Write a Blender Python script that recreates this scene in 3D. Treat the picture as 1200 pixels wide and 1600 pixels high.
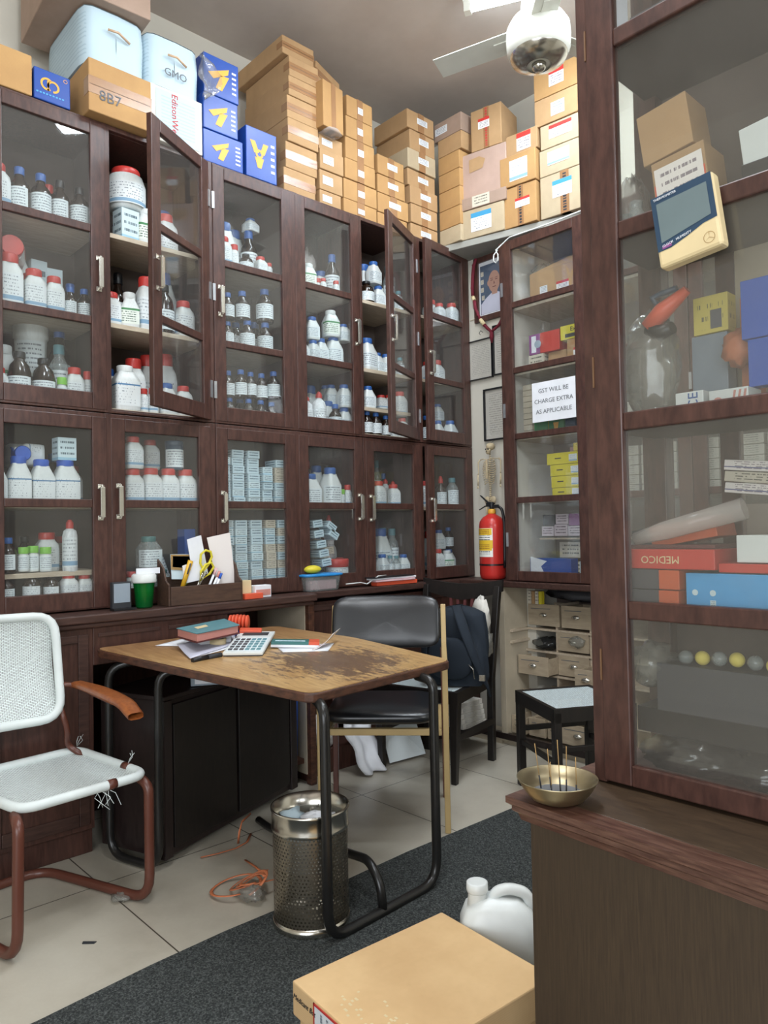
import bpy, bmesh, math, random
from mathutils import Vector, Matrix
random.seed(7)
for o in list(bpy.data.objects): bpy.data.objects.remove(o)
C = bpy.context.scene.collection
PI = math.pi
# ---------------------------------------------------------------- camera, exposure, light
cd = bpy.data.cameras.new('camera'); cam = bpy.data.objects.new('camera', cd); C.objects.link(cam)
cd.sensor_fit = 'VERTICAL'; cd.sensor_height = 24; cd.lens = 24*1151.4/1600
_y, _p, _r = .8227, .02382, -.01949
_f = Vector((-math.sin(_y)*math.cos(_p), math.cos(_y)*math.cos(_p), math.sin(_p)))
_a = Vector((math.cos(_y), math.sin(_y), 0)); _u = _a.cross(_f)
_a2 = _a*math.cos(_r)+_u*math.sin(_r); _u2 = _a2.cross(_f)
cam.matrix_world = Matrix(((_a2.x,_u2.x,-_f.x,0),(_a2.y,_u2.y,-_f.y,0),(_a2.z,_u2.z,-_f.z,1.25),(0,0,0,1)))
cd.clip_start = .05
bpy.context.scene.camera = cam
vs = bpy.context.scene.view_settings
vs.view_transform = 'Standard'; vs.look = 'None'; vs.exposure = .70; vs.gamma = 1; vs.use_curve_mapping = False
w = bpy.data.worlds.new('world'); bpy.context.scene.world = w; w.use_nodes = True
w.node_tree.nodes['Background'].inputs[0].default_value = (.75,.85,1,1); w.node_tree.nodes['Background'].inputs[1].default_value = .3
def area(name, loc, target, sx, sy, power, col):
    l = bpy.data.lights.new(name, 'AREA'); l.shape = 'RECTANGLE'; l.size = sx; l.size_y = sy; l.energy = power; l.color = col
    o = bpy.data.objects.new(name, l); C.objects.link(o); o.location = loc
    o.rotation_euler = (Vector(target)-Vector(loc)).to_track_quat('-Z','Y').to_euler(); return o
area('shopfront_daylight', (.9,-2.3,1.7), (-2.2,1.6,1.2), 2.6, 2.2, 72, (.90,.95,1))
def bulb(name, loc, r, power, col):
    l = bpy.data.lights.new(name, 'POINT'); l.shadow_soft_size = r; l.energy = power; l.color = col; o = bpy.data.objects.new(name, l); C.objects.link(o); o.location = loc
bulb('ceiling_tube_glow', (-.9,.55,3.55), .22, 52, (.88,.94,1))
bulb('far_tube_glow', (-1.0,2.6,3.5), .15, 16, (.80,.90,1))
area('rear_tube_glow', (-1.9,2.1,3.8), (-2.0,2.0,0), 1.3, .12, 22, (.86,.93,1))
area('side_tube_glow', (1.9,1.2,2.9), (-2.6,1.9,1.3), 1.3, .3, 40, (.88,.94,1))
# ---------------------------------------------------------------- materials
def lin(h):
    h = h.lstrip('#'); v = [int(h[i:i+2],16)/255 for i in (0,2,4)]
    return tuple((c/12.92 if c <= .04045 else ((c+.055)/1.055)**2.4) for c in v)+(1,)
MATS = {}
class NT:
    def __init__(s, name):
        s.m = bpy.data.materials.new(name); s.m.use_nodes = True; s.t = s.m.node_tree; s.b = s.t.nodes['Principled BSDF']; s.out = s.t.nodes['Material Output']
    def n(s, typ, **k):
        x = s.t.nodes.new(typ)
        for a, v in k.items():
            if a.startswith('i_'): x.inputs[a[2:].replace('_',' ')].default_value = v
            else: setattr(x, a, v)
        return x
    def l(s, a, b): s.t.links.new(a, b)
    def math(s, op, a, b=None):
        x = s.t.nodes.new('ShaderNodeMath'); x.operation = op
        for i, v in enumerate((a, b)):
            if v is None: continue
            if isinstance(v, (int, float)): x.inputs[i].default_value = v
            else: s.l(v, x.inputs[i])
        return x.outputs[0]
    def coord(s, kind='Object', scale=(1,1,1)):
        c = s.n('ShaderNodeTexCoord'); m = s.n('ShaderNodeMapping'); m.inputs['Scale'].default_value = scale
        s.l(c.outputs[kind], m.inputs[0]); return m.outputs[0]
    def noise(s, vec, scale, detail=3, rough=.5):
        x = s.n('ShaderNodeTexNoise'); s.l(vec, x.inputs['Vector']); x.inputs['Scale'].default_value = scale; x.inputs['Detail'].default_value = detail; x.inputs['Roughness'].default_value = rough
        return x.outputs['Fac']
    def ramp(s, fac, stops):
        x = s.n('ShaderNodeValToRGB'); s.l(fac, x.inputs[0]); e = x.color_ramp.elements
        while len(e) < len(stops): e.new(.5)
        for q, (p, c) in zip(e, stops): q.position = p; q.color = c
        return x.outputs[0]
    def mix(s, fac, a, b):
        x = s.n('ShaderNodeMix', data_type='RGBA')
        if isinstance(fac, (int, float)): x.inputs[0].default_value = fac
        else: s.l(fac, x.inputs[0])
        for i, v in ((6,a),(7,b)):
            if isinstance(v, tuple): x.inputs[i].default_value = v
            else: s.l(v, x.inputs[i])
        return x.outputs[2]
    def bump(s, h, strength=.3, dist=.01):
        x = s.n('ShaderNodeBump'); x.inputs['Strength'].default_value = strength; x.inputs['Distance'].default_value = dist
        s.l(h, x.inputs['Height']); s.l(x.outputs[0], s.b.inputs['Normal'])
    def col(s, v):
        if isinstance(v, tuple): s.b.inputs['Base Color'].default_value = v
        else: s.l(v, s.b.inputs['Base Color'])
    def p(s, **k):
        for a, v in k.items(): s.b.inputs[a.replace('_',' ')].default_value = v
        return s.m
def plain(name, h, rough=.5, metal=0, var=.12, scale=9, **k):
    s = NT(name); c = lin(h); v = s.coord()
    f = s.noise(v, scale, 4, .6)
    d = tuple(x*(1-var) for x in c[:3])+(1,); e = tuple(min(1,x*(1+var)) for x in c[:3])+(1,)
    s.col(s.ramp(f, [(.3,d),(.7,e)])); s.p(Roughness=rough, Metallic=metal, **k); MATS[name] = s.m; return s.m
def wood(name, a, b, scale=(1,1,1), rough=.4, scratch=None, grain=14, coat=.0):
    s = NT(name); v = s.coord('Object', scale)
    n1 = s.noise(v, grain, 5, .6); n2 = s.noise(s.coord(), 2.1, 4, .6)
    c = s.mix(s.math('MULTIPLY', n2, .7), s.ramp(n1, [(.35,lin(a)),(.68,lin(b))]), lin(a))
    if scratch:
        sc = s.noise(s.coord('Object', (scale[0]*1.3, scale[1]*1.3, scale[2]*1.3)), 24, 6, .75)
        c = s.mix(s.ramp(sc, [(.69,(0,0,0,1)),(.73,(1,1,1,1))]), c, lin(scratch))
    s.col(c); s.p(Roughness=rough, Coat_Weight=coat); s.bump(n1, .12, .002); MATS[name] = s.m; return s.m
W = wood('cupboard_wood', '#3a241e', '#5c3c33', (6,6,.7), .38, '#7d645c')
wood('ledge_wood', '#37241f', '#573d35', (6,.7,6), .42, '#8a6650')
wood('frame_wood', '#3b2520', '#5e3f36', (4,4,1), .36)
wood('counter_top_wood', '#3a2c1f', '#52402e', (1.5,7,7), .5)
wood('laminate_brown', '#382b1e', '#493a29', (14,14,.6), .5, None, 22)
wood('moulding_wood', '#452a22', '#7a5a4a', (1,9,9), .38, '#9c8878', 18)
wood('dark_wood', '#1d1514', '#2c2120', (5,5,1), .35, '#5c4a40')
wood('black_wood', '#14110f', '#241d1a', (5,5,1), .42, '#3f342c')
wood('arm_wood', '#7a3f1d', '#a5622f', (5,5,1), .35)
wood('organiser_wood', '#3e2a20', '#5e4433', (5,.8,5), .6)
wood('shelf_wood', '#b5a48e', '#d1c3ad', (5,1,5), .6)
wood('drawer_wood', '#a0907a', '#b9a98f', (1.2,5,6), .7, '#6a5a48', 9)
wood('edge_wood', '#3a2219', '#6b4430', (3,3,9), .5, '#a98255', 9)
plain('inside_cream', '#8f867b', .8, var=.08, scale=4)
plain('inside_dark', '#5b4f48', .8, var=.15, scale=4)
plain('white_paint', '#dcd6c9', .75, var=.05, scale=3)
plain('wall_paint', '#cdc8bb', .85, var=.05, scale=2)
plain('panel_cream', '#b3a792', .8, var=.1, scale=5)
s = NT('ceiling_paint'); v = s.coord(); s.col(s.ramp(s.noise(v, 1.1, 5, .65), [(.3,lin('#b3a89f')),(.7,lin('#cbc1b8'))])); s.p(Roughness=.8); MATS['ceiling_paint'] = s.m
# tiled floor
s = NT('floor_tile'); c = s.n('ShaderNodeTexCoord'); sp = s.n('ShaderNodeSeparateXYZ'); s.l(c.outputs['Object'], sp.inputs[0])
def fr(o, off):
    return s.math('ABSOLUTE', s.math('SUBTRACT', s.math('FRACT', s.math('DIVIDE', s.math('ADD', o, off), .62)), .5))
g = s.math('GREATER_THAN', s.math('MAXIMUM', fr(sp.outputs[0], 2.66+6.2), fr(sp.outputs[1], -1.05+6.2)), .4962)
n = s.noise(c.outputs['Object'], 2.2, 6, .6); n2 = s.noise(c.outputs['Object'], 90, 2)
base = s.ramp(n, [(.25,lin('#a29a8b')),(.5,lin('#b8b1a2')),(.75,lin('#c2bcad'))])
base = s.mix(s.math('MULTIPLY', n2, .12), base, lin('#8a8072'))
s.col(s.mix(g, base, lin('#4a433a'))); s.p(Roughness=.28, Specular_IOR_Level=.4); s.bump(s.math('MULTIPLY', g, -1), .3, .003); MATS['floor_tile'] = s.m
s = NT('carpet_pile'); v = s.coord(); f = s.noise(v, 190, 3, .7); s.col(s.ramp(f, [(.35,lin('#272929')),(.5,lin('#414443')),(.68,lin('#686b69'))])); s.p(Roughness=.95, Specular_IOR_Level=.1); s.bump(f, 1, .006); MATS['carpet_pile'] = s.m
def cardboard(name, a, b):
    s = NT(name); v = s.coord('Object', (1,1,1)); w_ = s.n('ShaderNodeTexWave', wave_type='BANDS', bands_direction='Z'); s.l(v, w_.inputs[0]); w_.inputs['Scale'].default_value = 60; w_.inputs['Distortion'].default_value = 2
    f = s.noise(v, 5, 4, .6); s.col(s.mix(s.math('MULTIPLY', w_.outputs[1], .06), s.ramp(f, [(.3,lin(a)),(.7,lin(b))]), lin('#7a5c3c'))); s.p(Roughness=.8); s.bump(f, .1, .004); MATS[name] = s.m
cardboard('cardboard', '#a5835c', '#b8946a'); cardboard('cardboard_orange', '#a88052', '#ba925e'); cardboard('cardboard_pale', '#ab9a7e', '#bdab8d'); cardboard('cardboard_pink', '#97806f', '#a99080'); cardboard('cardboard_light', '#cda878', '#dcb988')
plain('kraft_tape', '#9a7350', .25, var=.1); plain('clear_tape', '#c9a888', .15, var=.1)
plain('wrap_film', '#cfc6c0', .15, var=.1, Alpha=.45)
def paper(name, bgc, ink, rows=6, dens=.45, band=None, red=None, vertical=False):
    """printed sheet: rows of broken dark lines on paper, with an optional colour band"""
    s = NT(name); c = s.n('ShaderNodeTexCoord'); sp = s.n('ShaderNodeSeparateXYZ'); s.l(c.outputs['UV'], sp.inputs[0]); u, z = (sp.outputs[0], sp.outputs[1])
    row = s.math('LESS_THAN', s.math('FRACT', s.math('MULTIPLY', z, rows)), .36)
    mp = s.n('ShaderNodeCombineXYZ'); s.l(s.math('MULTIPLY', u, 26), mp.inputs[0]); s.l(s.math('FLOOR', s.math('MULTIPLY', z, rows)), mp.inputs[1])
    wn = s.n('ShaderNodeTexNoise'); s.l(mp.outputs[0], wn.inputs['Vector']); wn.inputs['Scale'].default_value = 1.3; wn.inputs['Detail'].default_value = 1
    word = s.math('GREATER_THAN', wn.outputs['Fac'], 1-dens-.06)
    ins = s.math('MULTIPLY', s.math('MULTIPLY', s.math('GREATER_THAN', u, .12), s.math('LESS_THAN', u, .88)), s.math('MULTIPLY', s.math('GREATER_THAN', z, .1), s.math('LESS_THAN', z, .92)))
    c_ = s.mix(s.math('MULTIPLY', s.math('MULTIPLY', row, word), ins), lin(bgc), lin(ink))
    if band: c_ = s.mix(s.math('MULTIPLY', s.math('GREATER_THAN', z, band[1]), s.math('LESS_THAN', z, band[2])), c_, lin(band[0]))
    s.col(c_); s.p(Roughness=.6); MATS[name] = s.m; return s.m
paper('label_plain', '#dde5e7', '#858d94', 7, .5); paper('label_bluefoot', '#dfe4e5', '#858d94', 8, .42, ('#86a8c2',.05,.2))
paper('label_acid', '#e0e5e5', '#7d868f', 9, .35, ('#4f7fa8',.82,.88)); paper('label_green', '#e2e8de', '#44604c', 7, .5, ('#4a8a58',.85,.98))
paper('label_box', '#dcdfe2', '#7a828c', 5, .55); paper('label_red', '#e9e6e4', '#5a5560', 7, .5, ('#c8342c',.72,1.1)); paper('label_cyan', '#e6eaea', '#5a6068', 8, .4, ('#3e93bd',.74,1.1))
paper('carton_print', '#c3d8e0', '#55707f', 3, .62); paper('carton_print_b', '#cddfe4', '#5c6f78', 4, .5, ('#9cc4d8',.0,.12)); paper('carton_cream', '#cfc6b4', '#5c5a50', 4, .5)
paper('carton_yellow', '#e3cf62', '#5a5a3a', 3, .35); paper('document', '#cdc9bf', '#a5a199', 22, .5); paper('newsprint', '#cfcbc2', '#55524e', 16, .6)
paper('carton_lilac', '#c9bcc4', '#5c4c58', 4, .5); paper('pack_print', '#c9c3b6', '#8a847a', 5, .5)
paper('extinguisher_label', '#ecebe4', '#3e3a34', 12, .55, ('#e2b92e',.30,.58)); paper('yellow_label', '#e2b92e', '#7a2a20', 4, .55); paper('wrap_print', '#b4c8d2', '#a3bac6', 14, .6)
paper('manual_print', '#e9e2de', '#8a7f86', 5, .5, ('#5b5f8e',.28,.38))
for n_, h_, r_ in (('white_plastic','#dadedc',.35),('red_plastic','#c23a34',.35),('blue_plastic','#2f5fa3',.35),('teal_plastic','#2f6a68',.4),('green_plastic','#7fc148',.4),('black_plastic','#16171a',.35),('navy_plastic','#2a4259',.4),
    ('cyan_plastic','#2b86c8',.35),('orange_plastic','#d8583a',.4),('yellow_plastic','#d9a92c',.4),('bright_yellow','#d4c531',.5),('bottle_blue','#2458b8',.5),('paper_white','#e3e5ea',.7),('paper_pink','#dcb4b8',.7),('sky_blue','#4aa0d8',.4),
    ('carton_blue','#1f4f9e',.4),('carton_royal','#1c479a',.35),('logo_yellow','#e0a53a',.5),('ink_dark','#2a2c30',.6),('ink_grey','#5a5d62',.6),('ink_red','#b8342e',.6),('ink_blue','#2c5898',.6),('green_print','#1f7a46',.5),('box_red','#c23a2e',.4),
    ('box_orange','#c2552a',.5),('box_charcoal','#46464a',.6),('lilac_pink','#8a4a86',.5),('navy_cloth','#17212c',.85),('black_cloth','#14171b',.9),('strap_orange','#c8764f',.5),('garland_maroon','#6a1426',.8),('garland_cream','#d8c59a',.7),('bone','#c9b795',.55),
    ('cane_white','#d5dcda',.55),('cream_metal','#b79d6c',.4),('brown_metal','#5c3327',.35),('black_metal','#1b1a19',.3),('skin_print','#b38a78',.6),('shirt_print','#c3c3d2',.7),('backdrop_print','#4a5a70',.6),('grey_plastic','#8d99a4',.4),
    ('concrete','#9b9a92',.85),('gum_pink','#c98a80',.4),('cork','#a08050',.8),('bubble_wrap','#b59a8c',.2),('extinguisher_red','#c0302a',.28),('brass','#6f5138',.5),('spine_brown','#5a2a2a',.6),('display_grey','#6c7a7c',.25),('case_cream','#dcc79a',.45),('dusty_teal','#5b8a92',.5)):
    plain(n_, h_, r_, var=.06)
plain('steel', '#c9c5bb', .22, 1, .1); plain('nickel', '#d5d2c8', .25, .9, .05); plain('bronze_bowl', '#a39678', .38, .95, .2); plain('hinge_steel', '#b9bcc0', .35, .8)
s = NT('black_leather'); f = s.noise(s.coord(), 120, 3); s.col(lin('#1b1c1f')); s.p(Roughness=.3, Specular_IOR_Level=.6); s.bump(f, .08, .002); MATS['black_leather'] = s.m
s = NT('amber_glass'); s.col(lin('#23160f')); s.p(Roughness=.12, Specular_IOR_Level=.7); MATS['amber_glass'] = s.m
s = NT('tube_light'); s.col((1,1,1,1)); s.p(Emission_Color=(.75,.88,1,1), Emission_Strength=16); MATS['tube_light'] = s.m
plain('fan_white', '#dcdcd2', .3, .1, .04)
def see(name, tint, dust_haze, dust_haze_col='#b8b4ae', rough=.03, gloss=1.5, scale=1.6):
    """see-through sheet: transparent mixed with fresnel gloss and a thin film of dust and painted-in haze"""
    s = NT(name); s.t.nodes.remove(s.b)
    tr = s.n('ShaderNodeBsdfTransparent'); tr.inputs[0].default_value = tint
    gl = s.n('ShaderNodeBsdfGlossy'); gl.inputs['Roughness'].default_value = rough
    df = s.n('ShaderNodeBsdfDiffuse'); df.inputs[0].default_value = lin(dust_haze_col)
    lw = s.n('ShaderNodeLayerWeight'); lw.inputs[0].default_value = .5
    fc = s.math('ADD', .035*gloss, s.math('MULTIPLY', s.math('POWER', lw.outputs['Facing'], 5.0), .75))
    m1 = s.n('ShaderNodeMixShader'); m2 = s.n('ShaderNodeMixShader')
    s.l(fc, m1.inputs[0]); s.l(tr.outputs[0], m1.inputs[1]); s.l(gl.outputs[0], m1.inputs[2])
    nz = s.noise(s.coord(), scale, 5, .7); s.l(s.math('MULTIPLY', nz, dust_haze), m2.inputs[0]); s.l(m1.outputs[0], m2.inputs[1]); s.l(df.outputs[0], m2.inputs[2])
    s.l(m2.outputs[0], s.out.inputs[0]); MATS[name] = s.m
see('pane_glass', (.97,.985,.985,1), .08); see('dusty_glass', (.96,.97,.96,1), .14, '#b5aea4'); see('picture_glass', (1,1,1,1), .03)  # pane_glass: fine dust, strengthened to paint in the milky haze of reflections
see('clear_plastic', (.8,.84,.84,1), .55, '#c6ccca', .1, 1.45, 6); see('green_clear', (.05,.62,.25,1), .35, '#1f9a50', .1); see('poly_film', (.85,.86,.84,1), .42, '#c9c6bc', .12, 2.2, 30); see('dark_film', (.55,.56,.56,1), .4, '#3f4143', .1, 2.0, 30)
see('white_hdpe', (.5,.5,.5,1), 1.7, '#e8ebec', .3, 1.4, 2)
# woven cane with real gaps
def weave(name, colr, sx, sy, mort, axes=(0,1)):
    s = NT(name); c = s.n('ShaderNodeTexCoord'); b = s.n('ShaderNodeTexBrick'); mp = s.n('ShaderNodeMapping'); mp.inputs['Scale'].default_value = (sx,sy,1)
    s.l(c.outputs['UV'], mp.inputs[0]); s.l(mp.outputs[0], b.inputs['Vector']); b.inputs['Scale'].default_value = 1; b.inputs['Mortar Size'].default_value = mort; b.inputs['Brick Width'].default_value = 1; b.inputs['Row Height'].default_value = .5
    b.inputs['Color1'].default_value = lin(colr); b.inputs['Color2'].default_value = tuple(x*.86 for x in lin(colr)[:3])+(1,); b.inputs['Mortar'].default_value = lin('#aab1ae')
    s.l(b.outputs['Color'], s.b.inputs['Base Color']); s.l(s.math('SUBTRACT', 1, s.math('MULTIPLY', b.outputs['Fac'], .6)), s.b.inputs['Alpha']); s.p(Roughness=.6); s.bump(s.math('MULTIPLY', b.outputs['Fac'], -1), .6, .003); MATS[name] = s.m
weave('cane_weave', '#dfe7e5', 30, 34, .05); weave('net_weave', '#d3dfe0', 26, 26, .05)
s = NT('perforated_steel'); c = s.n('ShaderNodeTexCoord'); sp = s.n('ShaderNodeSeparateXYZ'); s.l(c.outputs['UV'], sp.inputs[0])
vv = s.math('MULTIPLY', sp.outputs[1], 27); uu = s.math('ADD', s.math('MULTIPLY', sp.outputs[0], 62), s.math('MULTIPLY', s.math('MODULO', s.math('FLOOR', vv), 2), .5))
du = s.math('SUBTRACT', s.math('FRACT', uu), .5); dv = s.math('SUBTRACT', s.math('FRACT', vv), .5)
hole = s.math('LESS_THAN', s.math('ADD', s.math('MULTIPLY', du, du), s.math('MULTIPLY', dv, dv)), .085)
s.l(s.math('SUBTRACT', 1, hole), s.b.inputs['Alpha']); s.col(lin('#8d8577')); s.p(Metallic=.95, Roughness=.34); MATS['perforated_steel'] = s.m
# worn laminate table top
s = NT('table_laminate'); v = s.coord('Object', (1,6,6)); f = s.noise(v, 9, 5, .6)
base = s.ramp(f, [(.3,lin('#a57e50')),(.7,lin('#c9a671'))])
c = s.n('ShaderNodeTexCoord'); sp = s.n('ShaderNodeSeparateXYZ'); s.l(c.outputs['Object'], sp.inputs[0])
ex = s.math('DIVIDE', s.math('ADD', sp.outputs[0], 2.13), .26); ey = s.math('DIVIDE', s.math('SUBTRACT', sp.outputs[1], 1.72), .24)
rr = s.math('SQRT', s.math('ADD', s.math('MULTIPLY', ex, ex), s.math('MULTIPLY', ey, ey)))
worn = s.noise(s.coord('Object', (2.2,6,4)), 6, 8, .8)
wf = s.ramp(s.math('SUBTRACT', s.math('ADD', worn, .20), s.math('MULTIPLY', rr, .22)), [(.47,(0,0,0,1)),(.53,(1,1,1,1))])
lf = s.ramp(sp.outputs[0], [(0,(0,0,0,1)),(1,(1,1,1,1))])
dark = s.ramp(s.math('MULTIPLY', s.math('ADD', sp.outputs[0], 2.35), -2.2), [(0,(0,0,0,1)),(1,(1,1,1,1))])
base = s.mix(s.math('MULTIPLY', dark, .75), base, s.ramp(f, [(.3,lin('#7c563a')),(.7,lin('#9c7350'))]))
s.col(s.mix(s.math('MULTIPLY', wf, .85), base, lin('#5b463c'))); s.p(Roughness=.3); MATS['table_laminate'] = s.m
def M(n): return MATS[n]
# ---------------------------------------------------------------- mesh helpers
class MB:
    def __init__(s): s.b = bmesh.new(); s.uv = s.b.loops.layers.uv.new('uv'); s.mi = 0
    def face(s, vs_, uv=None, smooth=False):
        try: f = s.b.faces.new(vs_)
        except ValueError: return
        f.material_index = s.mi; f.smooth = smooth
        if uv:
            for l, q in zip(f.loops, uv): l[s.uv].uv = q
        return f
    def box(s, x0, x1, y0, y1, z0, z1, mat=None, taper=0):
        P = [Vector(p) for p in ((x0,y0,z0),(x1,y0,z0),(x1,y1,z0),(x0,y1,z0),(x0,y0,z1),(x1,y0,z1),(x1,y1,z1),(x0,y1,z1))]
        if mat is not None: P = [mat @ p for p in P]
        v = [s.b.verts.new(p) for p in P]; Q = [(0,0),(1,0),(1,1),(0,1)]
        for i in ((3,2,1,0),(4,5,6,7),(0,1,5,4),(1,2,6,5),(2,3,7,6),(3,0,4,7)): s.face([v[k] for k in i], Q)
        return s
    def quad(s, a, b, c, d): s.face([s.b.verts.new(p) for p in (a,b,c,d)], [(0,0),(1,0),(1,1),(0,1)]); return s
    def poly(s, pts): s.face([s.b.verts.new(p) for p in pts]); return s
    def prism(s, pts, z0, z1):
        a = [s.b.verts.new((p[0],p[1],z0)) for p in pts]; b = [s.b.verts.new((p[0],p[1],z1)) for p in pts]; n = len(pts)
        s.face(a[::-1]); s.face(b)
        for i in range(n): s.face([a[i],a[(i+1)%n],b[(i+1)%n],b[i]], [(0,0),(1,0),(1,1),(0,1)])
        return s
    def extr(s, prof, path_a, path_b, up=Vector((0,0,1)), side=None):
        """sweep a closed 2D profile (side, up) from point a to point b"""
        a, b = Vector(path_a), Vector(path_b); d = (b-a).normalized(); sd = Vector(side) if side else d.cross(up).normalized()
        A = [s.b.verts.new(a+sd*p+up*q) for p, q in prof]; B = [s.b.verts.new(b+sd*p+up*q) for p, q in prof]; n = len(prof)
        s.face(A[::-1]); s.face(B)
        for i in range(n): s.face([A[i],A[(i+1)%n],B[(i+1)%n],B[i]])
        return s
    def lathe(s, prof, c=(0,0,0), seg=20, sq=0, a0=0, a1=2*PI, mat=None, cap=True, flat=False):
        full = abs(a1-a0-2*PI) < 1e-6; n = seg if full else seg+1; rings = []
        for r, z in prof:
            ring = []
            for i in range(n):
                a = a0+(a1-a0)*i/seg; cx, cy = math.cos(a), math.sin(a)
                if sq: e = (abs(cx)**sq+abs(cy)**sq)**(-1/sq); cx, cy = cx*e, cy*e
                p = Vector((c[0]+r*cx, c[1]+r*cy, c[2]+z))
                ring.append(s.b.verts.new(mat @ p if mat is not None else p))
            rings.append(ring)
        zs = [z for r, z in prof]; zl, zh = min(zs), max(zs)+1e-9
        for j in range(len(rings)-1):
            for i in range(seg):
                k = (i+1) % n
                v0, v1 = (zs[j]-zl)/(zh-zl), (zs[j+1]-zl)/(zh-zl)
                s.face([rings[j][i],rings[j][k],rings[j+1][k],rings[j+1][i]], [(i/seg,v0),((i+1)/seg,v0),((i+1)/seg,v1),(i/seg,v1)], not flat)
        if cap and full:
            if prof[0][0] > 1e-4: s.face(rings[0][::-1])
            if prof[-1][0] > 1e-4: s.face(rings[-1])
        return s
    def tube(s, pts, r, seg=8, closed=False, rnd=0, flat=None):
        pts = [Vector(p) for p in pts]
        if rnd: pts = fillet(pts, rnd)
        n = len(pts); rr = r if isinstance(r, (list,tuple)) else [r]*n; rings = []; up = None
        for i, p in enumerate(pts):
            if closed: d = pts[(i+1)%n]-pts[i-1]
            else: d = pts[min(i+1,n-1)]-pts[max(i-1,0)]
            d.normalize()
            if up is None: up = Vector((0,0,1)) if abs(d.z) < .9 else Vector((1,0,0))
            sd = d.cross(up)
            if sd.length < 1e-3: sd = d.cross(Vector((0,1,.1)))
            sd.normalize(); up = sd.cross(d).normalized()
            q = rr[min(i,len(rr)-1)]; fl = flat or 1
            rings.append([s.b.verts.new(p+sd*math.cos(2*PI*k/seg)*q+up*math.sin(2*PI*k/seg)*q*fl) for k in range(seg)])
        for i in range(n if closed else n-1):
            a, b = rings[i], rings[(i+1)%n]
            for k in range(seg): s.face([a[k],a[(k+1)%seg],b[(k+1)%seg],b[k]], [(k/seg,i/n),((k+1)/seg,i/n),((k+1)/seg,(i+1)/n),(k/seg,(i+1)/n)], True)
        if not closed: s.face(rings[0][::-1]); s.face(rings[-1])
        return s
    def ball(s, c, rx, ry=None, rz=None, seg=12, rings=8, jit=0):
        ry = ry or rx; rz = rz or rx; R = []
        for j in range(rings+1):
            t = -PI/2+PI*j/rings; row = []
            for i in range(seg):
                a = 2*PI*i/seg; k = 1+random.uniform(-jit,jit)
                row.append(s.b.verts.new((c[0]+rx*k*math.cos(t)*math.cos(a), c[1]+ry*k*math.cos(t)*math.sin(a), c[2]+rz*k*math.sin(t))))
            R.append(row)
        for j in range(rings):
            for i in range(seg): s.face([R[j][i],R[j][(i+1)%seg],R[j+1][(i+1)%seg],R[j+1][i]], None, True)
        bmesh.ops.remove_doubles(s.b, verts=R[0]+R[-1], dist=1e-5); return s
    def grid(s, fn, nu, nv, smooth=True):
        V = [[s.b.verts.new(fn(i/nu, j/nv)) for i in range(nu+1)] for j in range(nv+1)]
        for j in range(nv):
            for i in range(nu): s.face([V[j][i],V[j][i+1],V[j+1][i+1],V[j+1][i]], [(i/nu,j/nv),((i+1)/nu,j/nv),((i+1)/nu,(j+1)/nv),(i/nu,(j+1)/nv)], smooth)
        return s
    def mesh(s, name, mats, bevel=False):
        me = bpy.data.meshes.new(name); bmesh.ops.recalc_face_normals(s.b, faces=s.b.faces) if not getattr(s,'keep',False) else None
        s.b.to_mesh(me); s.b.free()
        for m in (mats if isinstance(mats,(list,tuple)) else [mats]): me.materials.append(M(m) if isinstance(m,str) else m)
        return me
def fillet(pts, r, n=5):
    out = [pts[0]]
    for i in range(1, len(pts)-1):
        p, a, b = pts[i], pts[i-1], pts[i+1]; da, db = (a-p), (b-p); ra = min(r, da.length*.49, db.length*.49)
        A, B = p+da.normalized()*ra, p+db.normalized()*ra
        for k in range(n+1):
            t = k/n; out.append(A*(1-t)**2+p*2*t*(1-t)+B*t*t)
    out.append(pts[-1]); return out
def link(name, me, parent=None, bev=0, solid=0, keepname=True):
    o = bpy.data.objects.new(name, me); C.objects.link(o)
    if parent is not None: o.parent = parent
    if solid: m = o.modifiers.new('s','SOLIDIFY'); m.thickness = solid; m.offset = 0
    if bev: m = o.modifiers.new('b','BEVEL'); m.width = bev; m.segments = 2; m.limit_method = 'ANGLE'; m.angle_limit = .7
    return o
def obj(name, mb, mats, parent=None, bev=0, solid=0): return link(name, mb.mesh(name, mats), parent, bev, solid)
def tag(o, label, cat, group=None):
    o['label'] = label; o['category'] = cat
    if group: o['group'] = group
    return o
def struct(name, mb, mats, bev=0): o = obj(name, mb, mats, None, bev); o['kind'] = 'structure'; return o
def thing(name, label, cat, loc=(0,0,0), rz=0, group=None):
    o = bpy.data.objects.new(name, None); C.objects.link(o); o.location = loc; o.rotation_euler = (0,0,rz); o.empty_display_size = .05
    return tag(o, label, cat, group)
def dup(root, loc=None, rot=None, scale=None):
    r = root.copy(); C.objects.link(r)
    if loc is not None: r.location = loc
    if rot is not None: r.rotation_euler = rot
    if scale is not None: r.scale = scale
    for ch in root.children:
        c = ch.copy(); C.objects.link(c); c.parent = r
        for g in ch.children:
            d = g.copy(); C.objects.link(d); d.parent = c
    return r
def rotm(loc, rz=0, rx=0, ry=0): return Matrix.Translation(loc) @ Matrix.Rotation(rz,4,'Z') @ Matrix.Rotation(ry,4,'Y') @ Matrix.Rotation(rx,4,'X')
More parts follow.
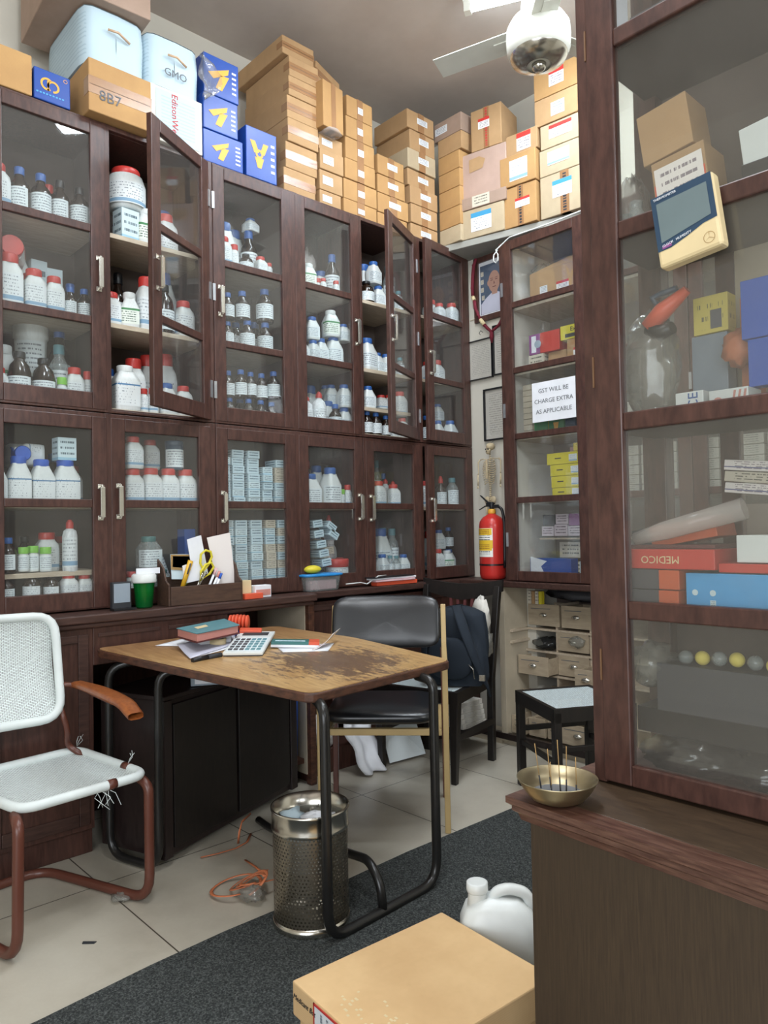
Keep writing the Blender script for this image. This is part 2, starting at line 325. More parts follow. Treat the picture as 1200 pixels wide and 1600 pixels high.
def text(name, body, size, M4, mat, parent=None, align='CENTER', sx=1, ext=.0004, shear=0):
    """lettering as a thin mesh; M4 maps the local X (reading direction), Y (up) and Z (out of the sheet)"""
    cu = bpy.data.curves.new(name, 'FONT'); cu.body = body; cu.size = size; cu.align_x = align; cu.align_y = 'CENTER'; cu.extrude = ext; cu.shear = shear; cu.resolution_u = 2
    t = bpy.data.objects.new('t', cu); C.objects.link(t); bpy.context.view_layer.update()
    me = bpy.data.meshes.new_from_object(t.evaluated_get(bpy.context.evaluated_depsgraph_get())); bpy.data.objects.remove(t); bpy.data.curves.remove(cu)
    me.transform(M4 @ Matrix.Diagonal((sx,1,1,1))); me.materials.clear(); me.materials.append(M(mat)); return link(name, me, parent)
def basis(o, x, y):
    x = Vector(x).normalized(); y = Vector(y).normalized(); z = x.cross(y).normalized(); o = Vector(o)
    return Matrix(((x.x,y.x,z.x,o.x),(x.y,y.y,z.y,o.y),(x.z,y.z,z.z,o.z),(0,0,0,1)))
# ---------------------------------------------------------------- the room
struct('floor', MB().box(-3.7,2.6,-2.6,4.0,-.1,0), 'floor_tile')
struct('ceiling', MB().box(-3.7,2.6,-2.6,4.0,4.0,4.1), 'ceiling_paint')
struct('wall_left', MB().box(-3.7,-3.6,-2.6,4.0,0,4.0), 'wall_paint')
struct('wall_back', MB().box(-3.6,2.6,3.88,4.0,0,4.0).box(-3.6,-2.60,3.62,3.88,0,2.965), 'wall_paint')
struct('wall_right', MB().box(2.5,2.6,-2.6,3.88,0,4.0), 'wall_paint')
struct('wall_front', MB().box(-3.6,-.4,-2.6,-2.5,0,4.0).box(2.3,2.5,-2.6,-2.5,0,4.0).box(-.4,2.3,-2.6,-2.5,2.7,4.0), 'wall_paint')
tag(obj('loft_slab', MB().prism([(-3.40,3.38),(-3.09,3.385),(-2.1,3.63),(-1.0,3.63),(-1.0,3.88),(-3.40,3.88)], 2.968, 3.008), 'concrete', None, .003), 'grey concrete slab above the portrait wall carrying cartons', 'shelf slab')
tag(obj('carpet', MB().prism([(-2.027,.2),(-2.03,.64),(-2.055,.95),(-2.062,1.2),(-2.05,1.6),(-2.06,2.0),(-2.043,2.64),(-2.045,3.1),(-.9,3.1),(-.9,.2)], .0005, .008), 'carpet_pile'), 'dark charcoal grey carpet runner laid on the cream tiles', 'carpet')
# ---------------------------------------------------------------- the wall of glass fronted cupboards
XF = -3.05
def door(parent, y0, y1, z0, z1, muntins, handle, face=None, ang=0, origin=None, hy=None, hinges=None, fw=.062, th=.024, glass='pane_glass', rail=.055, brail=.07, wm='frame_wood'):
    """glazed door: local X is outward, local Y runs along the door; 'face' maps it into place"""
    w = y1-y0; Mx = face or (Matrix.Translation(origin or (XF,y0,0)) @ Matrix.Rotation(ang,4,'Z'))
    muntins = sorted(muntins)
    mb = MB(); mb.box(-th,0,0,fw,z0,z1,Mx).box(-th,0,w-fw,w,z0,z1,Mx).box(-th,0,fw,w-fw,z0,z0+brail,Mx).box(-th,0,fw,w-fw,z1-rail,z1,Mx)
    for z in muntins: mb.box(-th,-.003,fw,w-fw,z-.017,z+.017,Mx)
    fr_ = obj('door', mb, wm, parent, .003)
    pb = MB(); zz = [z0+brail]+[q for z in muntins for q in (z-.017,z+.017)]+[z1-rail]
    for k in range(0, len(zz), 2): pb.box(-.014,-.011,fw,w-fw,zz[k],zz[k+1],Mx)
    obj('glass_pane', pb, glass, fr_)
    if handle:
        hb = MB(); y = fw*.5 if handle == 'near' else w-fw*.5; h = hy or (z0+z1)/2
        for q in (h-.072, h+.058): hb.box(0,.004,y-.011,y+.011,q-.002,q+.018,Mx).box(0,.028,y-.004,y+.004,q+.004,q+.012,Mx)
        hb.box(.022,.031,y-.009,y+.009,h-.062,h+.064,Mx); obj('handle', hb, 'nickel', fr_, .001)
    if hinges:
        y = 0 if hinges == 'near' else w
        for q in (z0+.12*(z1-z0), z0+.5*(z1-z0), z0+.86*(z1-z0)): obj('hinge', MB().box(-.002,.004,y-.007,y+.007,q-.04,q+.04,Mx), 'hinge_steel', fr_)
    return fr_
def carcass(name, label, y0, y1, z0, z1, posts, shelves):
    t = thing(name, label, 'cupboard', (0,0,0)); XB = -3.42
    mb = MB(); mb.box(XB,-3.076,y0,y0+.018,z0,z1).box(XB,-3.076,y1-.018,y1,z0,z1).box(XB,-3.076,y0+.018,y1-.018,z0,z0+.022).box(XB,-3.076,y0+.018,y1-.018,z1-.022,z1)
    for a, b in posts: mb.box(-3.10,-3.052,a,b,z0,z1)
    mb.box(-3.099,-3.0527,y0+.001,y1-.001,z1-.021,z1-.001).box(-3.099,-3.0527,y0+.001,y1-.001,z0+.001,z0+.012)
    obj('carcass', mb, W, t, .002)
    obj('back_panel', MB().box(XB,XB+.012,y0+.018,y1-.018,z0+.022,z1-.022), 'inside_dark', t)
    mid = posts[len(posts)//2]
    obj('partition', MB().box(XB+.012,-3.10,mid[0]+.01,mid[1]-.01 if mid[1]-mid[0]>.03 else mid[0]+.02,z0+.022,z1-.022), 'inside_dark', t)
    for zs, a, b, d in shelves: obj('shelf', MB().box(XB+.012,d,a,b,zs-.02,zs), 'shelf_wood', t, .001)
    return t
UZ = (1.765, 3.0); LZ = (.945, 1.762)
u1 = carcass('glass_cupboard', 'upper brown glass-fronted cupboard at far left with one door swung open', .75, 1.765, *UZ, [(.75,.79),(1.245,1.275),(1.70,1.765)], [(2.545,.77,1.235,-3.085),(2.545,1.275,1.745,-3.075),(2.157,.77,1.235,-3.085),(2.157,1.275,1.745,-3.075),(1.79,.77,1.745,-3.08)])
u2 = carcass('glass_cupboard', 'upper brown glass-fronted cupboard in the middle with both doors shut', 1.767, 2.682, *UZ, [(1.767,1.785),(2.20,2.26),(2.66,2.682)], [(2.545,1.785,2.66,-3.085),(2.157,1.785,2.66,-3.085),(1.79,1.785,2.66,-3.08)])
u3 = carcass('glass_cupboard', 'upper brown glass-fronted cupboard at right, beside the portrait wall', 2.684, 3.61, *UZ, [(2.684,2.70),(3.10,3.165),(3.575,3.61)], [(2.545,2.70,3.59,-3.075),(2.157,2.70,3.59,-3.075),(1.79,2.70,3.59,-3.08),(1.942,2.70,3.10,-3.09)])
l1 = carcass('glass_cupboard', 'lower brown glass-fronted cupboard at far left, full of red-capped jars', .75, 1.765, *LZ, [(.75,.79),(1.245,1.275),(1.715,1.765)], [(1.382,.77,1.745,-3.085),(1.105,.77,1.24,-3.10)])
l2 = carcass('glass_cupboard', 'lower brown glass-fronted cupboard in the middle, holding stacked pale cartons', 1.767, 2.682, *LZ, [(1.767,1.785),(2.20,2.26),(2.66,2.682)], [(1.382,1.785,2.66,-3.085)])
l3 = carcass('glass_cupboard', 'lower brown glass-fronted cupboard at right, next to fire extinguisher', 2.684, 3.61, *LZ, [(2.684,2.71),(3.10,3.155),(3.575,3.61)], [(1.382,2.70,3.59,-3.085)])
MU = [2.535, 2.148]; ML = [1.382]; UD = (1.775, 2.99); LD = (.95, 1.745)
door(u1, .79, 1.255, *UD, MU, 'far', hy=2.345)
door(u1, 0, .445, *UD, MU, 'near', origin=(-2.825,1.357,0), ang=math.radians(29.5), hy=2.33, hinges='far')
door(u2, 1.768, 2.222, *UD, MU, 'near', hy=2.345, hinges='near')
door(u2, 2.245, 2.682, *UD, MU, 'far', hy=2.34)
door(u3, 0, .45, *UD, MU, 'near', origin=(-2.862,2.729,0), ang=math.radians(24.6), hy=2.345, hinges='far')
door(u3, 0, .44, *UD, MU, 'near', origin=(-3.0,3.162,0), ang=math.radians(6.5), hy=2.24)
door(l1, .79, 1.252, *LD, ML, 'far', hy=1.385)
door(l1, 1.268, 1.74, *LD, ML, 'near', hy=1.39)
door(l2, 1.769, 2.224, *LD, ML, 'near', hy=1.37)
door(l2, 2.245, 2.68, *LD, ML, 'far', hy=1.375)
door(l3, 2.702, 3.135, *LD, ML, 'near', hy=1.37)
door(l3, 0, .45, *LD, ML, 'near', origin=(-3.01,3.155,0), ang=math.radians(5), hy=1.36)
# ledge and base below it
led = obj('worktop', MB().box(-3.42,-2.90,.3,2.235,.905,.94).box(-3.42,-2.985,2.235,3.615,.905,.94).box(-3.42,-2.915,.3,2.225,.885,.905).box(-2.985,-1.0,3.385,3.615,.905,.94), 'ledge_wood', None, .006)
tag(led, 'long brown wooden worktop ledge below the cupboards, chipped front edge', 'worktop')
bs = thing('base_cupboard', 'dark panelled base cupboard under the ledge with an open kneehole', 'cupboard')
mb = MB().box(-3.42,-2.935,.3,1.14,.10,.885).box(-2.965,-2.935,1.14,1.75,.735,.885).box(-3.42,-2.96,.3,1.14,.0,.10)
mb.box(-3.42,-3.38,1.14,2.2,0,.885).box(-3.42,-2.97,2.22,2.24,0,.885)
mb.box(-3.42,-3.02,2.24,3.6,.55,.885).box(-3.42,-3.02,2.24,3.6,0,.12).box(-3.42,-3.36,2.24,3.6,.12,.55).box(-3.36,-3.02,2.95,3.6,.12,.55)
obj('carcass', mb, 'cupboard_wood', bs, .003)
mb = MB()
for a, b in ((.35,.72),(.76,1.12)):
    mb.box(-2.935,-2.928,a,a+.04,.12,.86).box(-2.935,-2.928,b-.04,b,.12,.86).box(-2.935,-2.9285,a+.041,b-.041,.83,.86).box(-2.935,-2.9285,a+.041,b-.041,.12,.17)
for a, b in ((1.16,1.42),(1.46,1.73)): mb.box(-2.935,-2.929,a,b,.845,.86)
for a, b in ((2.26,2.6),(2.64,2.94),(2.98,3.3)): mb.box(-3.02,-3.0125,a+.031,b,.60,.63).box(-3.02,-3.0125,a+.031,b,.84,.87).box(-3.02,-3.012,a,a+.03,.6,.87)
obj('panel_moulding', mb, 'ledge_wood', bs, .002)
obj('end_panel', MB().box(-3.38,-2.96,2.195,2.22,.05,.90), 'panel_cream', bs)
obj('post', MB().box(-2.97,-2.93,2.20,2.235,.0,.90), 'edge_wood', bs, .003)
obj('bottom_board', MB().box(-3.38,-2.98,1.95,2.195,.10,.125), 'edge_wood', bs, .002)
# ---------------------------------------------------------------- bottles and jars
FACE = -.45
def bottle(kind):
    P = dict(
      jr=('jar','white plastic jar with red cap','white_plastic','red_plastic','label_bluefoot',[(.9,0),(1,.03),(1,.62),(.93,.7),(.66,.80),(.66,.82)],[(.76,.82),(.76,.97),(.7,1)],6),
      jb=('jar','white plastic jar with blue cap','white_plastic','blue_plastic','label_plain',[(.92,0),(1,.02),(1,.55),(.62,.80),(.6,.84)],[(.68,.83),(.68,.97),(.62,1)],8),
      jo=('jar','white oxalic acid jar with blue cap','white_plastic','bottle_blue','label_acid',[(.94,0),(1,.02),(1,.60),(.62,.82),(.6,.85)],[(.68,.84),(.7,.97),(.62,1)],9),
      jw=('jar','white plastic jar with white cap','white_plastic','white_plastic','label_green',[(.92,0),(1,.03),(1,.58),(.68,.80),(.6,.84)],[(.68,.84),(.68,.98),(.6,1)],6),
      jg=('jar','white jar with green-edged label','white_plastic','white_plastic','label_green',[(.92,0),(1,.03),(1,.55),(.6,.78),(.58,.84)],[(.68,.82),(.68,.98),(.6,1)],9),
      js=('jar','square white jar with printed sides','white_plastic','white_plastic','label_acid',[(.96,0),(1,.02),(1,.66),(.7,.80),(.6,.86)],[(.66,.86),(.66,.98),(.6,1)],14),
      jt=('jar','translucent jar with teal cap','clear_plastic','teal_plastic','label_plain',[(.92,0),(1,.03),(1,.62),(.66,.80),(.62,.84)],[(.72,.84),(.72,.98),(.66,1)],9),
      ab=('bottle','amber glass bottle with blue cap','amber_glass','blue_plastic','label_plain',[(.9,0),(1,.02),(1,.54),(.88,.64),(.45,.76),(.42,.84)],[(.5,.83),(.5,.98),(.44,1)],0),
      ak=('bottle','amber glass bottle with black cap','amber_glass','black_plastic','label_plain',[(.9,0),(1,.02),(1,.54),(.85,.66),(.42,.76),(.4,.84)],[(.48,.83),(.48,.98),(.42,1)],0),
      ar=('bottle','amber glass bottle with red cap','amber_glass','red_plastic','label_plain',[(.9,0),(1,.02),(1,.54),(.85,.66),(.42,.76),(.4,.84)],[(.48,.83),(.48,.98),(.42,1)],0),
      aw=('bottle','squat brown bottle with bright label','amber_glass','black_plastic','label_bluefoot',[(.9,0),(1,.02),(1,.58),(.85,.72),(.42,.82),(.4,.88)],[(.46,.87),(.46,.98),(.4,1)],0),
      ag=('bottle','amber reagent bottle with red dropper cap','amber_glass','red_plastic','label_plain',[(.9,0),(1,.02),(1,.5),(.85,.6),(.36,.70),(.34,.78)],[(.42,.77),(.42,.88),(.2,1)],0),
      cr=('bottle','translucent bottle with red nozzle cap','white_hdpe','red_plastic','label_bluefoot',[(.9,0),(1,.02),(1,.6),(.85,.72),(.42,.80),(.4,.84)],[(.48,.83),(.46,.92),(.2,.98),(.12,1)],0),
      no=('bottle','tall translucent wash bottle with red cap','white_hdpe','red_plastic','label_bluefoot',[(.92,0),(1,.02),(1,.68),(.85,.78),(.5,.82),(.46,.84)],[(.52,.83),(.5,.94),(.3,.98),(.25,1)],0),
      cw=('bottle','clear bottle with pale label','clear_plastic','dusty_teal','label_plain',[(.9,0),(1,.02),(1,.6),(.85,.7),(.5,.80),(.48,.86)],[(.54,.85),(.54,.98),(.5,1)],0),
      vr=('vial','small white bottle with red cap','white_plastic','red_plastic','label_bluefoot',[(.9,0),(1,.03),(1,.66),(.75,.74),(.7,.78)],[(.82,.77),(.82,.97),(.75,1)],0),
      vg=('vial','small white bottle with green cap','white_plastic','green_plastic','label_plain',[(.9,0),(1,.03),(1,.64),(.8,.70),(.8,.74)],[(.96,.73),(.96,.97),(.9,1)],0),
      tb=('tub','large round white tub with red lid','white_plastic','red_plastic','label_bluefoot',[(.78,0),(.9,.06),(1,.3),(1,.62),(.85,.82),(.66,.86)],[(.72,.85),(.72,.97),(.68,1)],0),
      tr=('tub','low white tub with red lid','white_plastic','red_plastic','label_plain',[(.9,0),(1,.05),(1,.6)],[(1.05,.6),(1.05,.95),(1,1)],0),
      as_=('bottle','squat amber bottle with dark cap','amber_glass','black_plastic','label_plain',[(.9,0),(1,.03),(1,.5),(.8,.72),(.45,.82),(.42,.88)],[(.5,.87),(.5,.98),(.45,1)],0),
      bk=('bucket','tall stack of grey-white plastic cups','white_plastic','white_plastic','label_plain',[(.72,0),(.9,.72),(.98,.73),(1,1)],None,0),
      nb=('canister','navy canister with white label','navy_plastic','navy_plastic','label_plain',[(.95,0),(1,.02),(1,.84)],[(1.04,.84),(1.04,.98),(.98,1)],0),
      ct=('carton','small white carton with printed face','carton_print','','',None,None,0))[kind]
    nm, desc, bm_, cm, lm, prof, cap, sq = P
    if kind == 'ct':
        o = obj('carton', MB().box(-.9,.9,-1,1,0,1), 'carton_print_b'); return o, desc, nm
    o = obj(nm, MB().lathe(prof, seg=24, sq=sq), bm_)
    if cap: obj('cap' if kind not in ('tb','tr') else 'lid', MB().lathe(cap, seg=18), cm, o)
    top = max(z for r, z in prof if r > .97)
    a = PI*.42 if not sq else PI*.40
    if kind != 'bk': obj('label', MB().lathe([(1.012,.09),(1.012,min(top-.02,.7))], seg=14, sq=sq, a0=FACE-a, a1=FACE+a, cap=False), lm, o)
    else: obj('label', MB().lathe([(.905,.35),(.965,.68)], seg=14, a0=FACE-1, a1=FACE+1, cap=False), 'label_plain', o)
    return o, desc, nm
PL = {'A':'first','B':'second','C':'third','D':'fourth','E':'fifth','F':'sixth'}
SN = {'u1':'top shelf, {} upper bay','u2':'middle shelf, {} upper bay','u3':'bottom shelf, {} upper bay','l1':'top shelf, {} lower bay','l2':'bottom shelf, {} lower bay'}
ORD = ['leftmost','second','third','fourth','fifth','sixth','seventh','eighth','ninth','tenth']
# bay, shelf, stacked on others, kind, x, y, z, height, radius (metres)
ITEMS = [
('A', 'u1', 0, 'jr', -3.128, 0.853, 2.545, 0.176, 0.0429),
('A', 'u1', 0, 'ab', -3.127, 0.937, 2.545, 0.187, 0.0396),
('A', 'u1', 0, 'ab', -3.127, 1.019, 2.545, 0.186, 0.0402),
('A', 'u1', 0, 'ak', -3.136, 1.098, 2.545, 0.186, 0.0377),
('A', 'u1', 0, 'ak', -3.135, 1.179, 2.545, 0.18, 0.0407),
('A', 'u1', 0, 'ar', -3.3, 1.109, 2.545, 0.23, 0.0384),
('A', 'u2', 0, 'jr', -3.135, 0.897, 2.157, 0.216, 0.048),
('A', 'u2', 0, 'jr', -3.304, 0.982, 2.157, 0.32, 0.0383),
('A', 'u2', 0, 'jr', -3.126, 0.989, 2.157, 0.172, 0.0406),
('A', 'u2', 0, 'jr', -3.125, 1.067, 2.157, 0.159, 0.0354),
('A', 'u2', 0, 'jr', -3.213, 1.005, 2.157, 0.179, 0.0443),
('A', 'u2', 0, 'ct', -3.301, 1.123, 2.157, 0.247, 0.0324),
('A', 'u2', 0, 'ct', -3.299, 1.055, 2.157, 0.269, 0.0329),
('A', 'u2', 0, 'ab', -3.3, 1.196, 2.157, 0.203, 0.0385),
('A', 'u2', 0, 'ab', -3.124, 1.133, 2.157, 0.131, 0.0288),
('A', 'u2', 0, 'ab', -3.136, 1.195, 2.157, 0.138, 0.0333),
('A', 'u3', 0, 'bk', -3.3, 1.03, 1.79, 0.411, 0.0711),
('A', 'u3', 0, 'jw', -3.221, 0.901, 1.79, 0.236, 0.0452),
('A', 'u3', 0, 'as', -3.133, 0.934, 1.79, 0.198, 0.0459),
('A', 'u3', 0, 'jr', -3.125, 0.855, 1.79, 0.123, 0.0304),
('A', 'u3', 0, 'as', -3.14, 1.029, 1.79, 0.186, 0.0466),
('A', 'u3', 0, 'cw', -3.215, 1.116, 1.79, 0.269, 0.0408),
('A', 'u3', 0, 'ab', -3.3, 1.147, 1.79, 0.388, 0.0447),
('A', 'u3', 0, 'jr', -3.126, 1.147, 1.79, 0.161, 0.0342),
('A', 'u3', 0, 'vg', -3.115, 1.092, 1.79, 0.112, 0.0198),
('A', 'u3', 0, 'vr', -3.132, 1.204, 1.79, 0.154, 0.0216),
('B', 'u1', 0, 'as', -3.223, 1.413, 2.545, 0.199, 0.0534),
('B', 'u1', 0, 'ct', -3.13, 1.38, 2.545, 0.133, 0.0419),
('B', 'u1', 0, 'jw', -3.127, 1.466, 2.545, 0.164, 0.0428),
('B', 'u1', 0, 'jr', -3.212, 1.607, 2.545, 0.206, 0.0459),
('B', 'u1', 0, 'jr', -3.3, 1.546, 2.545, 0.237, 0.0452),
('B', 'u1', 0, 'jb', -3.303, 1.641, 2.545, 0.261, 0.0475),
('B', 'u2', 0, 'jr', -3.136, 1.311, 2.157, 0.147, 0.0363),
('B', 'u2', 0, 'jg', -3.125, 1.388, 2.157, 0.159, 0.0391),
('B', 'u2', 0, 'ak', -3.3, 1.413, 2.157, 0.299, 0.0432),
('B', 'u2', 0, 'jr', -3.135, 1.469, 2.157, 0.247, 0.0406),
('B', 'u2', 0, 'as', -3.14, 1.559, 2.157, 0.234, 0.0473),
('B', 'u2', 0, 'jb', -3.3, 1.637, 2.157, 0.346, 0.0528),
('B', 'u2', 0, 'jr', -3.125, 1.648, 2.157, 0.171, 0.041),
('B', 'u3', 0, 'jb', -3.3, 1.354, 1.79, 0.214, 0.0497),
('B', 'u3', 0, 'jr', -3.213, 1.443, 1.79, 0.256, 0.0459),
('B', 'u3', 0, 'js', -3.135, 1.368, 1.79, 0.2, 0.0532),
('B', 'u3', 0, 'jr', -3.3, 1.552, 1.79, 0.303, 0.0452),
('B', 'u3', 0, 'vr', -3.12, 1.445, 1.79, 0.107, 0.0229),
('B', 'u3', 0, 'vr', -3.12, 1.492, 1.79, 0.116, 0.0233),
('B', 'u3', 0, 'ab', -3.303, 1.447, 1.79, 0.233, 0.0421),
('B', 'u3', 0, 'jr', -3.3, 1.644, 1.79, 0.321, 0.0452),
('B', 'u3', 0, 'jb', -3.136, 1.565, 1.79, 0.147, 0.0399),
('B', 'u3', 0, 'jr', -3.124, 1.642, 1.79, 0.141, 0.0359),
('C', 'u1', 0, 'jb', -3.215, 1.922, 2.545, 0.254, 0.0528),
('C', 'u1', 0, 'jr', -3.126, 1.864, 2.545, 0.143, 0.0359),
('C', 'u1', 0, 'vr', -3.119, 1.923, 2.545, 0.118, 0.0226),
('C', 'u1', 0, 'jb', -3.303, 2.035, 2.545, 0.272, 0.0497),
('C', 'u1', 0, 'ab', -3.212, 2.066, 2.545, 0.253, 0.0441),
('C', 'u1', 0, 'as', -3.125, 1.993, 2.545, 0.09, 0.0384),
('C', 'u1', 0, 'jr', -3.135, 2.085, 2.545, 0.1, 0.0301),
('C', 'u1', 0, 'vr', -3.13, 2.134, 2.545, 0.079, 0.0175),
('C', 'u1', 0, 'ab', -3.3, 2.152, 2.545, 0.172, 0.0447),
('C', 'u2', 0, 'ab', -3.125, 1.882, 2.157, 0.12, 0.0312),
('C', 'u2', 0, 'ab', -3.215, 1.984, 2.157, 0.152, 0.0395),
('C', 'u2', 0, 'ab', -3.125, 1.995, 2.157, 0.147, 0.0382),
('C', 'u2', 0, 'ab', -3.125, 2.101, 2.157, 0.153, 0.0398),
('C', 'u2', 0, 'ab', -3.3, 2.153, 2.157, 0.202, 0.0468),
('C', 'u3', 0, 'ab', -3.125, 1.886, 1.79, 0.115, 0.0312),
('C', 'u3', 0, 'ab', -3.215, 2.003, 1.79, 0.137, 0.0356),
('C', 'u3', 0, 'ab', -3.125, 1.995, 1.79, 0.12, 0.0312),
('C', 'u3', 0, 'ab', -3.125, 2.067, 1.79, 0.121, 0.0315),
('C', 'u3', 0, 'ab', -3.135, 2.139, 1.79, 0.12, 0.0312),
('D', 'u1', 0, 'jw', -3.125, 2.38, 2.545, 0.131, 0.0374),
('D', 'u1', 0, 'jb', -3.3, 2.463, 2.545, 0.185, 0.0525),
('D', 'u1', 0, 'ab', -3.21, 2.614, 2.545, 0.261, 0.0434),
('D', 'u1', 0, 'vr', -3.13, 2.576, 2.545, 0.083, 0.0195),
('D', 'u1', 0, 'vr', -3.13, 2.486, 2.545, 0.078, 0.0184),
('D', 'u1', 0, 'vr', -3.215, 2.513, 2.545, 0.105, 0.024),
('D', 'u1', 0, 'jb', -3.305, 2.607, 2.545, 0.187, 0.049),
('D', 'u2', 0, 'jb', -3.137, 2.339, 2.157, 0.104, 0.0321),
('D', 'u2', 0, 'jb', -3.123, 2.403, 2.157, 0.111, 0.0317),
('D', 'u2', 0, 'jb', -3.136, 2.467, 2.157, 0.133, 0.033),
('D', 'u2', 0, 'jb', -3.125, 2.544, 2.157, 0.156, 0.0417),
('D', 'u2', 0, 'jb', -3.215, 2.611, 2.157, 0.174, 0.0494),
('D', 'u3', 0, 'cr', -3.135, 2.359, 1.79, 0.181, 0.0384),
('D', 'u3', 0, 'cr', -3.135, 2.446, 1.79, 0.211, 0.0384),
('D', 'u3', 0, 'jb', -3.215, 2.57, 1.79, 0.18, 0.0503),
('D', 'u3', 0, 'ab', -3.124, 2.548, 1.79, 0.151, 0.0364),
('D', 'u3', 0, 'jb', -3.136, 2.623, 1.79, 0.14, 0.0374),
('D', 'u3', 0, 'jb', -3.3, 2.507, 1.79, 0.272, 0.0528),
('E', 'u1', 0, 'as', -3.132, 2.801, 2.545, 0.13, 0.0482),
('E', 'u1', 0, 'jb', -3.125, 2.887, 2.545, 0.117, 0.0342),
('E', 'u1', 0, 'jb', -3.216, 2.854, 2.545, 0.259, 0.0505),
('E', 'u1', 0, 'jw', -3.215, 2.981, 2.545, 0.148, 0.0369),
('E', 'u1', 0, 'cw', -3.215, 3.054, 2.545, 0.301, 0.0356),
('E', 'u1', 0, 'cw', -3.135, 3.059, 2.545, 0.127, 0.0308),
('E', 'u2', 0, 'jb', -3.135, 2.796, 2.157, 0.187, 0.0505),
('E', 'u2', 0, 'jb', -3.135, 2.88, 2.157, 0.117, 0.0321),
('E', 'u2', 0, 'jb', -3.135, 2.947, 2.157, 0.119, 0.0336),
('E', 'u2', 0, 'cw', -3.215, 3.059, 2.157, 0.128, 0.0311),
('E', 'u2', 0, 'cw', -3.135, 3.062, 2.157, 0.116, 0.0282),
('E', 'u3', 0, 'ab', -3.125, 2.781, 1.79, 0.134, 0.0343),
('E', 'u3', 0, 'ab', -3.125, 2.85, 1.79, 0.133, 0.0341),
('E', 'u3', 0, 'ab', -3.135, 2.936, 1.79, 0.124, 0.0294),
('E', 'u3', 0, 'jr', -3.124, 3.06, 1.79, 0.119, 0.0297),
('E', 'u3', 0, 'jb', -3.136, 2.998, 1.79, 0.084, 0.0317),
('F', 'u1', 0, 'jr', -3.215, 3.422, 2.545, 0.163, 0.0435),
('F', 'u1', 0, 'jr', -3.135, 3.419, 2.545, 0.123, 0.0328),
('F', 'u1', 0, 'jr', -3.135, 3.534, 2.545, 0.145, 0.0387),
('F', 'u2', 0, 'jr', -3.135, 3.296, 2.157, 0.124, 0.0331),
('F', 'u2', 0, 'jr', -3.215, 3.464, 2.157, 0.17, 0.0453),
('F', 'u3', 0, 'ab', -3.135, 3.281, 1.79, 0.155, 0.0403),
('F', 'u3', 0, 'jb', -3.135, 3.378, 1.79, 0.132, 0.0375),
('F', 'u3', 0, 'jb', -3.135, 3.497, 1.79, 0.142, 0.0403),
('F', 'u3', 0, 'cw', -3.3, 3.539, 1.79, 0.269, 0.0408),
('A', 'l1', 0, 'jb', -3.137, 0.842, 1.382, 0.167, 0.042),
('A', 'l1', 0, 'jo', -3.132, 0.927, 1.382, 0.187, 0.0421),
('A', 'l1', 0, 'jo', -3.137, 1.015, 1.382, 0.179, 0.0431),
('A', 'l1', 0, 'jo', -3.134, 1.109, 1.382, 0.183, 0.0482),
('A', 'l1', 0, 'ab', -3.3, 1.115, 1.382, 0.223, 0.0402),
('A', 'l1', 0, 'jr', -3.3, 1.196, 1.382, 0.172, 0.0394),
('A', 'l2', 0, 'ab', -3.125, 0.878, 0.985, 0.12, 0.0312),
('A', 'l2', 0, 'aw', -3.125, 0.973, 0.985, 0.12, 0.0351),
('A', 'l2', 0, 'aw', -3.125, 1.047, 0.985, 0.108, 0.0316),
('A', 'l2', 0, 'jr', -3.125, 1.115, 0.985, 0.109, 0.032),
('A', 'l2', 0, 'jr', -3.135, 1.184, 0.985, 0.102, 0.032),
('B', 'l1', 0, 'jr', -3.125, 1.394, 1.382, 0.156, 0.041),
('B', 'l1', 0, 'jr', -3.125, 1.479, 1.382, 0.162, 0.0413),
('B', 'l1', 0, 'jr', -3.125, 1.563, 1.382, 0.163, 0.0409),
('B', 'l1', 0, 'jr', -3.125, 1.648, 1.382, 0.163, 0.0422),
('B', 'l1', 0, 'jr', -3.215, 1.48, 1.382, 0.16, 0.0427),
('B', 'l1', 0, 'jr', -3.3, 1.605, 1.382, 0.171, 0.0456),
('B', 'l1', 0, 'jr', -3.215, 1.645, 1.382, 0.167, 0.0445),
('B', 'l2', 0, 'vr', -3.12, 1.38, 0.985, 0.103, 0.024),
('B', 'l2', 0, 'jt', -3.135, 1.528, 0.985, 0.104, 0.036),
('B', 'l2', 0, 'jg', -3.215, 1.493, 0.985, 0.109, 0.032),
('B', 'l2', 0, 'vr', -3.13, 1.591, 0.985, 0.092, 0.0216),
('D', 'l1', 0, 'jb', -3.135, 2.376, 1.382, 0.17, 0.0483),
('D', 'l1', 0, 'jb', -3.219, 2.483, 1.382, 0.225, 0.0434),
('D', 'l1', 0, 'jb', -3.13, 2.509, 1.382, 0.209, 0.0475),
('D', 'l1', 0, 'vg', -3.13, 2.586, 1.382, 0.093, 0.0216),
('D', 'l1', 0, 'vr', -3.13, 2.632, 1.382, 0.119, 0.0226),
('D', 'l1', 0, 'jr', -3.308, 2.469, 1.382, 0.26, 0.0406),
('D', 'l1', 0, 'ab', -3.3, 2.548, 1.382, 0.219, 0.0367),
('D', 'l1', 0, 'ak', -3.3, 2.623, 1.382, 0.242, 0.0366),
('D', 'l2', 0, 'tr', -3.145, 2.56, 0.985, 0.11, 0.0619),
('D', 'l2', 0, 'jr', -3.211, 2.631, 0.985, 0.113, 0.0288),
('D', 'l2', 0, 'jr', -3.299, 2.62, 0.985, 0.238, 0.04),
('D', 'l2', 0, 'jb', -3.303, 2.534, 0.985, 0.267, 0.044),
('D', 'l2', 0, 'no', -3.236, 2.58, 0.985, 0.351, 0.0271),
('E', 'l1', 0, 'ab', -3.3, 2.902, 1.382, 0.216, 0.0302),
